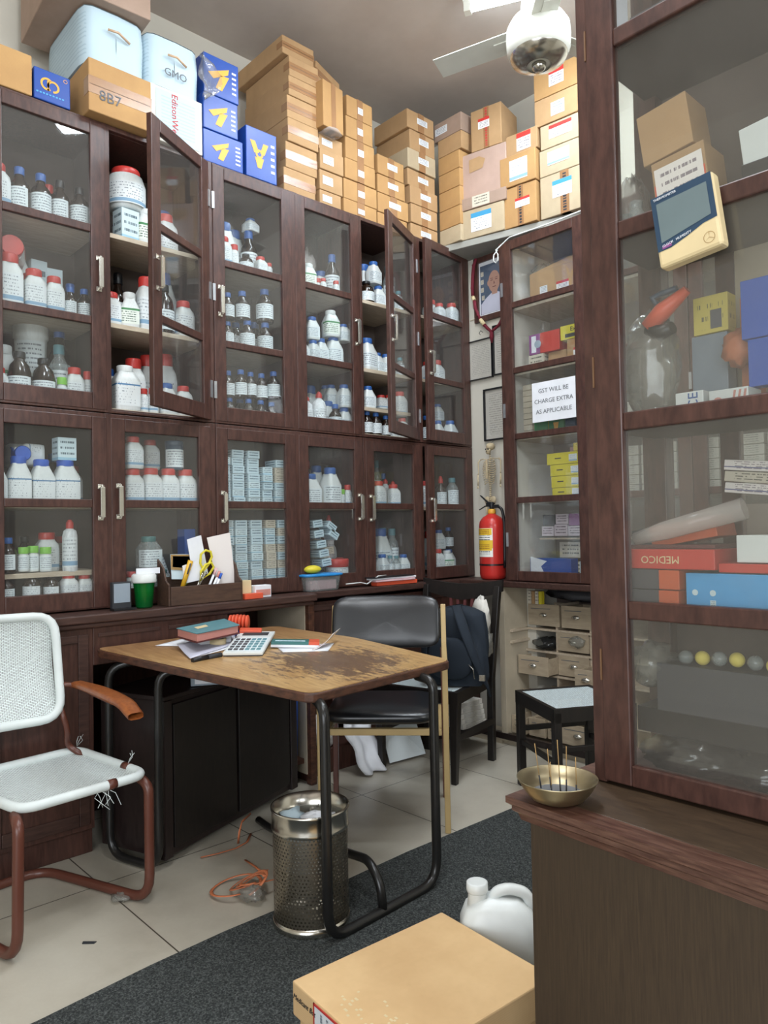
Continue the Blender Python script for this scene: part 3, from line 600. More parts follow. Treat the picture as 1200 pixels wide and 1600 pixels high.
('E', 'l1', 0, 'ab', -3.3, 3.062, 1.382, 0.211, 0.0281),
('E', 'l1', 0, 'jr', -3.135, 2.864, 1.382, 0.147, 0.0392),
('E', 'l1', 0, 'jr', -3.125, 2.976, 1.382, 0.131, 0.0349),
('E', 'l1', 0, 'cr', -3.215, 3.061, 1.382, 0.16, 0.0293),
('E', 'l1', 0, 'cr', -3.215, 2.999, 1.382, 0.17, 0.0312),
('E', 'l1', 0, 'cw', -3.3, 2.958, 1.382, 0.291, 0.0245),
('E', 'l1', 0, 'cw', -3.3, 3.008, 1.382, 0.287, 0.0245),
('E', 'l2', 0, 'jb', -3.215, 2.95, 0.985, 0.271, 0.0512),
('E', 'l2', 0, 'cw', -3.215, 3.044, 0.985, 0.27, 0.0402),
('E', 'l2', 0, 'cw', -3.3, 3.049, 0.985, 0.276, 0.0408),
('E', 'l2', 0, 'jb', -3.135, 2.887, 0.985, 0.123, 0.0342),
('E', 'l2', 0, 'cw', -3.135, 2.95, 0.985, 0.113, 0.0258),
('E', 'l2', 0, 'cw', -3.135, 3.001, 0.985, 0.11, 0.0245),
('E', 'l2', 0, 'jb', -3.135, 3.058, 0.985, 0.116, 0.0317),
('F', 'l1', 0, 'jr', -3.135, 3.251, 1.382, 0.159, 0.0424),
('F', 'l1', 0, 'ag', -3.135, 3.397, 1.382, 0.195, 0.0367),
('F', 'l1', 0, 'cw', -3.135, 3.504, 1.382, 0.187, 0.0408),
('F', 'l2', 0, 'jr', -3.135, 3.353, 0.985, 0.137, 0.0365),
('F', 'l2', 0, 'jw', -3.125, 3.43, 0.985, 0.127, 0.0363),
('F', 'l2', 0, 'jb', -3.215, 3.543, 0.985, 0.129, 0.0366),
('F', 'l2', 0, 'jr', -3.3, 3.467, 0.985, 0.249, 0.048),
('B', 'u1', 1, 'tb', -3.167, 1.397, 2.689, 0.19, 0.085),
('C', 'u1', 1, 'jb', -3.215, 2.081, 2.795, 0.07, 0.0352),
('C', 'u2', 1, 'ab', -3.125, 1.884, 2.287, 0.132, 0.0343),
('C', 'u2', 1, 'ab', -3.135, 1.974, 2.299, 0.148, 0.0385),
('C', 'u2', 1, 'ab', -3.135, 2.107, 2.312, 0.172, 0.0447),
('C', 'u3', 1, 'ab', -3.135, 1.886, 1.906, 0.132, 0.0328),
('C', 'u3', 1, 'ab', -3.125, 1.953, 1.912, 0.139, 0.0325),
('C', 'u3', 1, 'ab', -3.135, 2.016, 1.92, 0.129, 0.0297),
('C', 'u3', 1, 'ab', -3.135, 2.08, 1.914, 0.136, 0.0318),
('C', 'u3', 1, 'ab', -3.125, 2.147, 1.925, 0.142, 0.0353),
('D', 'u2', 1, 'jb', -3.135, 2.407, 2.272, 0.125, 0.0355),
('D', 'u2', 1, 'jw', -3.125, 2.528, 2.304, 0.148, 0.0423),
('D', 'u2', 1, 'jb', -3.135, 2.625, 2.298, 0.097, 0.0352),
('D', 'u3', 1, 'jb', -3.215, 2.595, 1.947, 0.119, 0.0352),
('D', 'u3', 1, 'jb', -3.3, 2.625, 1.959, 0.12, 0.0352),
('D', 'u3', 1, 'jb', -3.135, 2.623, 1.929, 0.129, 0.0366),
('E', 'u1', 1, 'jb', -3.135, 2.862, 2.67, 0.132, 0.0375),
('E', 'u3', 1, 'jb', -3.135, 2.799, 1.938, 0.132, 0.0375),
('E', 'u3', 1, 'jr', -3.215, 2.976, 1.966, 0.084, 0.032),
('E', 'u3', 1, 'jr', -3.215, 3.044, 1.964, 0.094, 0.032),
('E', 'u3', 1, 'jr', -3.135, 3.051, 1.919, 0.147, 0.0392),
('F', 'u3', 1, 'jb', -3.215, 3.467, 1.939, 0.107, 0.0352),
('A', 'l1', 1, 'ct', -3.135, 1.106, 1.561, 0.093, 0.0372),
('A', 'l2', 1, 'ab', -3.125, 0.884, 1.109, 0.138, 0.0333),
('A', 'l2', 1, 'vg', -3.118, 0.939, 1.112, 0.096, 0.0204),
('A', 'l2', 1, 'vg', -3.133, 0.98, 1.109, 0.103, 0.0217),
('A', 'l2', 1, 'vg', -3.118, 1.023, 1.107, 0.099, 0.0227),
('A', 'l2', 1, 'jr', -3.215, 1.06, 1.103, 0.162, 0.0432),
('A', 'l2', 1, 'no', -3.125, 1.122, 1.102, 0.214, 0.0298),
('A', 'l2', 1, 'jr', -3.3, 1.139, 1.096, 0.152, 0.0405),
('A', 'l2', 1, 'ak', -3.3, 0.998, 1.103, 0.148, 0.0381),
('B', 'l1', 1, 'jr', -3.125, 1.396, 1.538, 0.141, 0.0376),
('B', 'l1', 1, 'jr', -3.215, 1.519, 1.543, 0.139, 0.0371),
('B', 'l1', 1, 'nb', -3.135, 1.599, 1.541, 0.133, 0.0409),
('B', 'l2', 1, 'jt', -3.126, 1.465, 1.092, 0.148, 0.0444),
('F', 'l2', 1, 'jb', -3.215, 3.454, 1.119, 0.122, 0.0352),
('F', 'l2', 1, 'ab', -3.215, 3.546, 1.124, 0.132, 0.0343),]
cnt = {}; seen = {}; protos = {}
for it in ITEMS: cnt[(it[0],it[1],it[3])] = cnt.get((it[0],it[1],it[3]),0)+1
for it in sorted(ITEMS, key=lambda q: (q[0],q[1],q[5]/-q[4])):
    bay, sh, lv, k, x, y, z, h, r = it; key = (bay,sh,k); i = seen.get(key,0); seen[key] = i+1
    kk = 'as_' if k == 'as' else k
    if kk not in protos: protos[kk] = bottle(kk); o = protos[kk][0]
    else: o = dup(protos[kk][0])
    if k == 'ct': o.location = (x,y,z); o.scale = (r,r,h)
    else: o.location = (x,y,z); o.scale = (r,r,h)
    o.rotation_euler = (0,0,random.uniform(-.3,.3) if k not in ('jo','jr') else random.uniform(-.12,.12))
    where = SN[sh].format(PL[bay]); desc = protos[kk][1]
    n = cnt[key]; pos = '' if n == 1 else (ORD[i]+' ' if i < n-1 else 'rightmost ')
    tag(o, (pos+desc+', '+where) if pos else (desc+' on the '+where), protos[kk][2], 'vessels on the '+where)
# the words on the acid jars, jars lying down, a leaning bottle
def lay(k, loc, axis, h, r, label):
    o = dup(protos[k][0]) if k in protos else None
    ax = Vector(axis).normalized(); up = Vector((0,0,1)); yv = ax.cross(up).normalized() if abs(ax.z) < .99 else Vector((0,1,0)); xv = yv.cross(ax)
    R = Matrix((( xv.x,yv.x,ax.x),(xv.y,yv.y,ax.y),(xv.z,yv.z,ax.z))).to_euler()
    o.location = loc; o.rotation_euler = R; o.scale = (r,r,h); tag(o, label, protos[k][2]); return o
lay('jo', (-3.31,0.961,1.382+.155+.045), (1,-.1,0), .19, .045, 'white acid jar lying on the others with its blue cap facing out')
lay('jo', (-3.2,1.03,1.382+.155+.045), (0.15,-1,0.0), .12, .044, 'white acid jar lying sideways on its neighbours in first lower bay')
lay('jr', (-3.33,0.932,2.40), (1,-.1,.1), .19, .06, 'white jar lying high with its red cap facing out, first upper bay')
lay('cw', (-3.22,1.587,1.03), (.05,-.36,.9), .2, .03, 'clear tube-like bottle leaning left behind the green tumbler')
tag(obj('carton', MB().box(-3.2,-3.13,1.643,1.698,.967,1.27), 'carton_blue', None, .001), 'tall blue carton standing behind the desk organiser papers', 'carton')
# pale cartons stacked behind the third lower door
def carton(x0, y0, z0, dx, dy, dz, mat, rz=0, rx=0):
    o = obj('carton', MB().box(-dx/2,dx/2,-dy/2,dy/2,0,dz), mat, None, .001); o.location = (x0,y0,z0); o.rotation_euler = (rx,0,rz); return o
RN = ['bottom','second from bottom','third from bottom','fourth from bottom','fifth from bottom','sixth from bottom','seventh from bottom','eighth from bottom']
cols = [1.839, 1.917, 2.004, 2.087, 2.16]; CN = ['first','second','third','fourth','fifth']
for sh, z0, H, nr, nm in (('up',1.383,.0385,(6,7,7,5,6),'upper pane'),('lo',.986,.0405,(8,8,8,8,8),'lower pane')):
    for c_ in range(5):
        y = cols[c_]+(.012 if sh == 'lo' else 0); wd = .066 if c_ < 3 else .056
        if c_ < 4: wd = min(wd, cols[c_+1]-cols[c_]-.004)
        z = z0
        for r_ in range(nr[c_]):
            m = random.choice(['carton_print','carton_print_b','carton_print']) if c_ < 3 else random.choice(['carton_print_b','carton_cream','carton_print'])
            o = carton(-3.15+random.uniform(-.004,.006), y+random.uniform(-.002,.002), z, .1, wd, H-.001, m, 0)
            z += H
            tag(o, 'pale carton, %s in column %s from left, %s of third lower bay' % (RN[r_], CN[c_], nm), 'carton', 'pale cartons behind third lower door')
# tilted cartons of the fourth lower bay
k_ = 0
for (y, z, rx) in [[2.389, 1.289, 0.12], [2.396, 1.235, 0.12], [2.412, 1.18, 0.12], [2.428, 1.132, 0.12], [2.444, 1.083, 0.12], [2.471, 1.275, -0.6], [2.487, 1.233, -0.55], [2.475, 1.102, 0.2], [2.503, 1.143, 0.1]]:
    o = carton(-3.13-.05*(k_ in (7,8)), y, z-.02, .09, .062, .038, 'carton_print' if k_ < 7 else 'carton_cream', 0, rx); k_ += 1
    tag(o, '%s of the pale cartons sliding in a tilted pile, fourth lower bay' % ['topmost','second','third','fourth','fifth','steepest leaning','lower steep leaning','lowest cream','upper cream'][k_-1], 'carton', 'tilted cartons')
# brown cartons stored inside the third upper bay
def inner_box(label, y0, y1, z0, z1):
    o = obj('cardboard_box', MB().box(-3.39,-3.30,y0,y1,z0,z1), 'cardboard', None, .002); obj('label', MB().quad((-3.2988,y0+.03,z0+.05),(-3.2988,y0+.075,z0+.05),(-3.2988,y0+.075,z0+.085),(-3.2988,y0+.03,z0+.085)), 'label_box', o); return tag(o, label, 'box')
inner_box('lower brown carton at the back of top shelf, third upper bay', 1.93, 2.07, 2.548, 2.68)
inner_box('upper brown carton at the back of top shelf, third upper bay', 1.93, 2.07, 2.682, 2.80)
tag(obj('plastic_wrap', MB().ball((-3.27,2.47,2.685), .05,.055,.13,16,12,.22), 'wrap_film'), 'tall crumpled clear wrap on top shelf, fourth upper bay', 'wrap')
# ---------------------------------------------------------------- cartons on top of the cupboards
def cbox(label, loc, w, h, d, mat='cardboard', rz=0, lab=None, tape=None, group=None, cat='box', name='cardboard_box', tmat='kraft_tape', lid=None, flap=True, tilt=0):
    """box with its front face at local x = 0, running along local +y"""
    mb = MB().box(-d,0,0,w,0,h)
    o = obj(name, mb, mat, None, .004); o.location = loc; o.rotation_euler = (tilt,0,rz)
    if flap: obj('flap_seam', MB().box(-d*.5-.0012,-d*.5+.0012,.004,w-.004,h-.002,h+.001).box(-.002,.0012,w*.02,w*.98,h*.5-.001,h*.5+.001) if tape == 'h' else MB().box(-d+.004,-.004,w*.5-.0012,w*.5+.0012,h-.002,h+.001), 'ink_grey', o)
    if tape == 'h': obj('tape', MB().box(-d*.9,.0012,0,w+.0012,h*.36,h*.64) if False else MB().box(-.05,.0012,-.0012,w+.0012,h*.34,h*.66), tmat, o)
    if tape == 'v': obj('tape', MB().box(-d*.5,.0012,w*.40,w*.62,0,h+.0012), tmat, o)
    if tape == 'print': 
        obj('tape', MB().box(-d*.5,.0012,w*.42,w*.60,0,h+.001), tmat, o)
        tb_ = MB(); z = h*.05
        while z < h*.95: q = random.uniform(.006,.014); tb_.box(0,.0018,w*.475,w*.545,z,min(z+q,h*.97)); z += q+.006
        obj('tape_print', tb_, 'ink_red' if mat == 'cardboard' else 'ink_dark', o)
    if lab:
        a, b, c_, e, m = lab; g = MB(); g.quad((.0022,w*a,h*c_),(.0022,w*b,h*c_),(.0022,w*b,h*e),(.0022,w*a,h*e)); obj('label', g, m, o)
    if lid: obj('lid', MB().box(-d-.004,.004,-.004,w+.004,h*(1-lid),h+.003), mat, o, .003)
    return tag(o, label, cat, group)
TN = ['bottom','second','third','fourth','fifth','sixth','seventh','eighth']
def stack(levels, xf, yl, yr, name, lab=None, tape=None, mats=None, depth=.30, group=None):
    n = len(levels)-1
    for k in range(n):
        z0, z1 = levels[k], levels[k+1]
        a = yl[k] if isinstance(yl, list) else yl; b = yr[k] if isinstance(yr, list) else yr
        nm = 'topmost' if k == n-1 else ('bottom' if k == 0 else TN[k]+' from bottom')
        cbox('%s brown carton of the %s' % (nm, name), (xf+random.uniform(-.006,.006),a,z0), b-a, z1-z0-.002, depth, mats[k] if mats else 'cardboard', random.uniform(-.015,.015), lab, tape, group or ('cartons in the '+name))
stack([3.002,3.135,3.275,3.40,3.52,3.625,3.735], -3.075, [2.20,2.215,2.225,2.225,2.235,2.242], [2.405,2.418,2.424,2.428,2.434,2.432], 'wide taped stack', None, 'h', None, .42)
cbox('large topmost brown carton of the wide taped stack', (-3.085,2.208,3.736), .205, .095, .44, 'cardboard', 0, None, 'h', 'cartons in the wide taped stack')
LB = (.36,.74,.40,.72,'label_box')
stack([3.002,3.09,3.20,3.312,3.40], -3.08, 2.437, [2.585,2.596,2.60,2.604], 'narrow stack right of the wide one', (.12,.56,.3,.72,'label_box'), None, ['cardboard']*4, .28)
stack([3.002,3.092,3.205,3.32,3.442,3.562,3.68], -3.08, [2.602,2.606,2.612,2.62,2.625,2.632], [2.85,2.852,2.838,2.835,2.825,2.825], 'stack of cartons with striped tape', (.42,.62,.3,.62,'label_box'), 'v', ['cardboard_orange']*6, .28)
stack([3.002,3.093,3.208,3.316,3.43], -3.09, 2.868, [3.11,3.118,3.09,3.082], 'low stack above fifth bay', LB, 'v', ['cardboard_orange']*4, .28)
stack([3.002,3.108,3.225,3.335,3.44,3.56,3.684,3.80], -3.10, [3.148,3.146,3.14,3.13,3.125,3.15,3.128], [3.385,3.38,3.38,3.375,3.37,3.37,3.36], 'tall stack above sixth bay', LB, 'v', ['cardboard','cardboard','cardboard','cardboard','cardboard_pale','cardboard','cardboard'], .30)
cbox('small brown carton perched crooked on top right of wide stack', (-3.10,2.44,3.685), .25, .115, .18, 'cardboard', .35, None, 'h')
cbox('brown carton standing upright on end, leaning on the wide stack', (-3.02,2.42,3.405), .155, .25, .14, 'cardboard_orange', .12, None, 'v')
tag(obj('plastic_wrapper', MB().ball((-3.06,2.50,3.402), .05,.07,.02,10,6,.3), 'wrap_film'), 'crumpled clear wrapper under the upright carton', 'wrapper')
# over the first bays
cbox('plain brown carton at far left end of cupboard top', (-3.05,.62,3.002), .345, .162, .32, 'cardboard_orange')
o = cbox('small royal blue box with orange letters at far left', (-3.05,.972,3.002), .142, .128, .22, 'carton_royal', 0, None, None, None, 'box', 'blue_box', flap=False)
ring = MB()
def arc(mb, cy, cz, r, a0, a1, wd, x=.0015, n=18):
    for k in range(n):
        t0, t1 = a0+(a1-a0)*k/n, a0+(a1-a0)*(k+1)/n
        mb.quad(*[(x, cy+q*math.cos(t), cz+q*math.sin(t)) for q, t in ((r-wd,t0),(r,t0),(r,t1),(r-wd,t1))])
arc(ring, .050,.070,.026, .8, 5.3, .008); arc(ring, .074,.066,.024, -1.6, 3.6, .008); ring.quad((.0015,.050,.045),(.0015,.058,.045),(.0015,.058,.086),(.0015,.050,.086))
arc(ring, .122,.108,.008, 0, 6.28, .002); obj('logo', ring, 'logo_yellow', o)
g = MB()
for k in range(9): g.quad((.0015,.008+k*.0125,.026),(.0015,.016+k*.0125,.026),(.0015,.016+k*.0125,.032),(.0015,.008+k*.0125,.032))
obj('lettering', g, 'sky_blue', o)
o = cbox('brown taped carton marked 8B7 overhanging the open bay', (-2.995,1.168,3.002), .272, .222, .36, 'cardboard_orange', 0, None, 'h')
text('handwriting', '8B7', .062, basis((.0024,.09,.075),(0,1,0),(0,0,1)), 'ink_grey', o)
def bag(label, y0, y1, z0, z1, xf, d, word):
    def side(u, v):
        a = -PI*u*2; cx, cy = math.cos(a), math.sin(a); e = (abs(cx)**8+abs(cy)**8)**(-1/8); bul = 1+.03*math.sin(PI*v); bul *= 1+.012*math.sin(17*u+9*v)
        return Vector((xf-d/2+cx*e*d/2*bul, (y0+y1)/2+cy*e*(y1-y0)/2*(1+.02*math.sin(PI*v)), z0+(z1-z0)*v))
    mb = MB().grid(side, 40, 8)
    b0 = [side(k/40,0) for k in range(40)]; b1 = [side(k/40,1) for k in range(40)]; mb.poly(b0); mb.poly([p+Vector((0,0,.004)) for p in b1])
    o = obj('wrapped_pack', mb, 'wrap_print'); tag(o, label, 'pack')
    t = MB().tube([(xf+.02,y0+(y1-y0)*.35,z0+(z1-z0)*.64),(xf+.034,y0+(y1-y0)*.5,z0+(z1-z0)*.62),(xf+.02,y0+(y1-y0)*.7,z0+(z1-z0)*.55)], .005, 8); obj('handle', t, 'clear_tape', o)
    if word: text('handwriting', word, .048, basis((xf+.018,(y0+y1)/2,z0+(z1-z0)*.3),(0,1,0),(0,0,1)), 'ink_grey', o, sx=1)
    return o
bag('light blue shrink-wrapped pack on the 8B7 carton', 1.165, 1.436, 3.232, 3.475, -3.035, .46, None)
bag('light blue shrink-wrapped pack marked GMO beside the blue boxes', 1.440, 1.70, 3.25, 3.478, -3.035, .40, 'GMO')
fl = MB().grid(lambda u,v: Vector((-3.03+.03*math.sin(7*v+3*u), 1.705+.11*u*math.sin(PI*min(1,v*1.1)), 3.27+.2*v+.02*math.sin(9*u))), 8, 8); tag(obj('film_wrap', fl, 'poly_film'), 'loose clear film flaring from the right wrapped pack', 'film')
cbox('large brown carton nearest the ceiling on the first wrapped pack', (-3.0,1.03,3.485), .405, .30, .50, 'cardboard_pink', -.06)
o = cbox('white carton with red vertical lettering under the wrapped pack', (-3.03,1.452,3.002), .255, .246, .36, 'white_paint', 0, (.1,.95,.05,.95,'wrap_print'), None, None, 'box', 'white_carton', flap=False)
text('lettering', 'EdisonWeight', .043, basis((.0035,.115,.11),(0,0,-1),(0,1,0)), 'ink_red', o)
def vbox(label, y0, y1, z0, z1, m='carton_royal', logo=True, up=False, x=-3.06):
    o = cbox(label, (x,y0,z0), y1-y0, z1-z0, .24, m, 0, None, None, 'blue boxes with yellow emblem', 'box', 'blue_box', flap=False); w, h = y1-y0, z1-z0
    g = MB(); X_ = .0015; s_ = h*.3 if not up else w*.30; cy, cz = (w*.42, h*.5)
    if up:
        g.quad((X_,cy-s_,cz+s_*1.1),(X_,cy-s_*.45,cz+s_*1.1),(X_,cy-s_*.02,cz+s_*.1),(X_,cy-s_*.55,cz+s_*.0)); g.quad((X_,cy+s_*.45,cz+s_*1.1),(X_,cy+s_,cz+s_*1.1),(X_,cy+s_*.55,cz+s_*.0),(X_,cy+s_*.1,cz+s_*.1))
        g.quad((X_,cy-s_*.5,cz-s_*.35),(X_,cy+s_*.5,cz-s_*.35),(X_,cy+s_*.2,cz-s_*1.3),(X_,cy-s_*.2,cz-s_*1.3)); arc(g, cy, cz-.0, s_*.42, 0, 6.28, s_*.2, X_+.0005)
    else:
        g.quad((X_,cy-s_*.3,cz-s_),(X_,cy+s_*.3,cz-s_*1.1),(X_,cy+s_*1.0,cz+s_*.3),(X_,cy+s_*.2,cz+s_*.2)); g.quad((X_,cy-s_,cz+s_*.1),(X_,cy-s_*.5,cz-s_*.3),(X_,cy+s_*.9,cz+s_*.5),(X_,cy+s_*1.0,cz+s_))
    obj('logo', g, 'logo_yellow', o)
    t = MB()
    for k in range(5): t.quad((X_,w*.80,h*(.2+.13*k)),(X_,w*.92,h*(.2+.13*k)),(X_,w*.92,h*(.25+.13*k)),(X_,w*.80,h*(.25+.13*k)))
    obj('lettering', t, 'paper_white', o); return o
vbox('topmost blue emblem box behind the wrapped pack', 1.735, 1.925, 3.335, 3.525)
vbox('middle blue emblem box beside the white carton', 1.73, 1.918, 3.16, 3.332)
vbox('bottom blue emblem box, shiny with reflections', 1.728, 1.945, 3.002, 3.157)
vbox('upright blue emblem box standing before the wide brown stack', 1.96, 2.14, 3.002, 3.255, up=True, x=-3.055)
# on the loft slab: front faces look toward -y
def bbox(label, x0, x1, z0, z1, yf, mat='cardboard', lab=None, tape=None, yaw=.2, d=.22, group=None, **k): return cbox(label, (x0,yf,z0), (x1-x0), z1-z0, d, mat, -PI/2+yaw, lab, tape, group, **k)
lv = [3.010,3.113,3.231,3.349,3.461,3.573,3.685,3.80]
for k in range(7):
    bbox('%s brown carton of the plain stack in the corner' % (['bottom']+[t_+' from bottom' for t_ in TN[1:6]]+['topmost label-bearing'])[k], -3.10 if k < 6 else -3.13, -2.925 if k < 5 else -2.905, lv[k], lv[k+1]-.002, 3.40, ['cardboard_pale','cardboard_orange','cardboard_orange','cardboard_orange','cardboard_orange','cardboard','cardboard_pink'][k], (.05,.5,.3,.7,'label_box') if k == 6 else None, None, 0, .18, 'cartons of the plain corner stack')
bbox('pale carton with cyan label on the slab, under the lid box', -2.943, -2.65, 3.01, 3.185, 3.42, 'cardboard_pale', (.25,.72,.2,.85,'label_cyan'))
o = bbox('flat brown lid box beneath the bubble-wrapped carton', -2.965, -2.63, 3.187, 3.262, 3.41, 'cardboard_pink', (.33,.68,.05,.95,'carton_cream'))
o = bbox('bubble-wrapped carton with a torn brown patch', -2.94, -2.635, 3.264, 3.535, 3.43, 'bubble_wrap'); obj('torn_patch', MB().poly([(.003,.06,.15),(.003,.15,.16),(.003,.17,.21),(.003,.13,.235),(.003,.06,.23)]), 'cardboard', o)
bbox('large carton with red label on top of the bubble-wrapped one', -2.87, -2.665, 3.54, 3.79, 3.45, 'cardboard', (.25,.62,.5,.75,'label_red'), 'print')
bbox('tall orange-brown carton with printed tape on the slab', -2.66, -2.45, 3.01, 3.245, 3.49, 'cardboard_orange', (.35,.80,.45,.68,'label_red'), 'print', .12)
bbox('brown carton with large white delivery label, second level', -2.68, -2.445, 3.25, 3.432, 3.48, 'cardboard_orange', (.28,.78,.15,.82,'label_bluefoot'), None, .12)
bbox('brown carton with red label, above the delivery label carton', -2.645, -2.44, 3.435, 3.56, 3.50, 'cardboard', (.35,.80,.12,.95,'label_red'), None, .12)
bbox('large pale carton with cyan label and printed tape', -2.44, -2.14, 3.01, 3.25, 3.54, 'cardboard_pale', (.26,.66,.42,.82,'label_cyan'), 'print', .1)
bbox('pale carton with faded pink label, right slab column', -2.44, -2.18, 3.253, 3.405, 3.54, 'cardboard_pale', (.2,.72,.35,.85,'label_bluefoot'), None, .1)
bbox('pale carton with wide white label, right slab column', -2.43, -2.15, 3.408, 3.545, 3.54, 'cardboard_pale', (.2,.7,.35,.9,'label_red'), None, .1)
bbox('brown carton with grey label, second from top by the fan', -2.46, -2.18, 3.548, 3.70, 3.53, 'cardboard', (.38,.68,.2,.7,'label_box'), None, .1)
bbox('topmost brown carton with red label, just below the fan', -2.46, -2.18, 3.703, 3.86, 3.53, 'cardboard_orange', (.35,.68,.3,.9,'label_red'), None, .1)
# ---------------------------------------------------------------- ceiling fan and tube light
t = thing('ceiling_fan', 'white ceiling fan hanging beside the tube light', 'fan', (-1.745,2.545,0))
obj('downrod', MB().lathe([(.014,3.36),(.014,3.93)], seg=12), 'fan_white', t)
obj('canopy', MB().lathe([(.05,3.36),(.07,3.40),(.065,3.44),(.02,3.46)], seg=24).lathe([(.03,3.90),(.065,3.93),(.07,4.0)], seg=24), 'fan_white', t)
obj('motor_housing', MB().lathe([(.03,3.165),(.055,3.163),(.062,3.172),(.085,3.18),(.118,3.20),(.13,3.225),(.133,3.27),(.13,3.31),(.11,3.345),(.05,3.36)], seg=36), 'fan_white', t)
obj('bottom_cap', MB().lathe([(0,3.135),(.018,3.137),(.027,3.147),(.03,3.165)], seg=24).lathe([(.05,3.158),(.075,3.166),(.112,3.186),(.118,3.20)], seg=36, cap=False), 'steel', t)
for k in range(3):
    A = math.radians(47.1+150+120*k); Mx = Matrix.Rotation(A,4,'Z') @ Matrix.Translation((0,0,3.30)) @ Matrix.Rotation(.18,4,'X')
    b_ = MB(); b_.box(.11,.46,-.055,.055,-.002,.002,Mx); bl = obj('blade', b_, 'fan_white', t, .001)
    obj('blade_bracket', MB().box(.09,.19,-.018,.018,-.006,.0,Mx), 'fan_white', bl)
t = thing('tube_light', 'glowing white fluorescent tube light on the ceiling by the fan', 'light', (0,0,0))
A_, B_ = Vector((-2.375,2.88,3.90)), Vector((-1.50,3.36,3.90)); d_ = (B_-A_).normalized()
obj('tube', MB().tube([A_,B_], .016, 14), 'tube_light', t)
obj('batten', MB().extr([(-.025,.03),(.025,.03),(.025,.10),(-.025,.10)], A_-d_*.04, B_+d_*.04), 'fan_white', t, .002)
obj('end_cap', MB().extr([(-.02,-.02),(.02,-.02),(.02,.03),(-.02,.03)], A_-d_*.035, A_), 'fan_white', t); obj('end_cap', MB().extr([(-.02,-.02),(.02,-.02),(.02,.03),(-.02,.03)], B_, B_+d_*.035), 'fan_white', t)
l = bpy.data.lights.new('tube_lamp', 'AREA'); l.shape = 'RECTANGLE'; l.size = .62; l.size_y = .03; l.energy = 12; l.color = (.80,.90,1); lo = bpy.data.objects.new('tube_lamp', l); C.objects.link(lo); lo.location = (A_+B_)/2-Vector((0,0,.02)); lo.rotation_euler = (0,0,math.atan2(d_.y,d_.x))
# ---------------------------------------------------------------- portrait wall
YW = 3.62
def framed(name, label, cat, x0, x1, z0, z1, fw, fm, mount, inner):
    t = thing(name, label, cat, ((x0+x1)/2,YW,z0))
    c_ = (x0+x1)/2; mb = MB(); a, b, h = x0-c_, x1-c_, z1-z0
    mb.box(a,b,-.022,-.002,0,fw).box(a,b,-.022,-.002,h-fw,h).box(a,a+fw,-.022,-.002,fw,h-fw).box(b-fw,b,-.022,-.002,fw,h-fw); obj('frame', mb, fm, t, .002)
    obj('sheet', MB().quad((a+fw,-.008,fw),(b-fw,-.008,fw),(b-fw,-.008,h-fw),(a+fw,-.008,h-fw)), inner, t)
    obj('glass', MB().box(a+fw,b-fw,-.014,-.012,fw,h-fw), 'picture_glass', t); return t
t = framed('framed_portrait', 'framed portrait photo of a man in a white shirt, garlanded', 'picture', -3.0, -2.68, 2.545, 2.955, .035, 'frame_wood', None, 'paper_white')
cx = -2.84
g = MB().quad((-.115,-.0085,.045),(.115,-.0085,.045),(.115,-.0085,.352),(-.115,-.0085,.352)); pic = obj('photograph', g, 'backdrop_print', t)
def ell(mb, x, z, rx, rz, y, a0=0, a1=2*PI, n=20): mb.poly([(x+rx*math.cos(a0+(a1-a0)*k/n), y, z+rz*math.sin(a0+(a1-a0)*k/n)) for k in range(n)]); return mb
g = MB()
for q in ((-.10,.30),(-.10,.25),(-.10,.2),(-.095,.15),(.09,.28),(.09,.22)): g.quad((q[0]-.01,-.0088,q[1]-.014),(q[0]+.012,-.0088,q[1]-.014),(q[0]+.012,-.0088,q[1]+.014),(q[0]-.01,-.0088,q[1]+.014))
obj('bottles', g, 'carton_cream', pic)
g = MB().poly([(-.11,-.009,.046),(.11,-.009,.046),(.11,-.009,.10),(.07,-.009,.145),(.02,-.009,.165),(-.03,-.009,.165),(-.075,-.009,.14),(-.11,-.009,.11)]); obj('shirt', g, 'shirt_print', pic)
g = ell(MB(), -.005,.235,.045,.068,-.0092); g.quad((-.025,-.0091,.155),(.018,-.0091,.155),(.02,-.0091,.19),(-.025,-.0091,.19)); ell(g, -.05,.232,.009,.018,-.0091); ell(g, .04,.232,.009,.018,-.0091); obj('face', g, 'skin_print', pic)
g = MB()
for sx_ in (-1,1): g.quad((-.005+sx_*.009,-.0095,.243),(-.005+sx_*.028,-.0095,.243),(-.005+sx_*.028,-.0095,.247),(-.005+sx_*.009,-.0095,.247)); g.quad((-.005+sx_*.007,-.0095,.254),(-.005+sx_*.03,-.0095,.256),(-.005+sx_*.028,-.0095,.259),(-.005+sx_*.009,-.0095,.257))
g.quad((-.010,-.0095,.219),(0,-.0095,.219),(-.004,-.0095,.238),(-.006,-.0095,.238)); g.quad((-.02,-.0095,.200),(.01,-.0095,.200),(.008,-.0095,.204),(-.018,-.0095,.204)); obj('features', g, 'spine_brown', pic)
gl = thing('garland', 'maroon flower garland with cream beads hanging round the portrait', 'garland', (0,0,0))
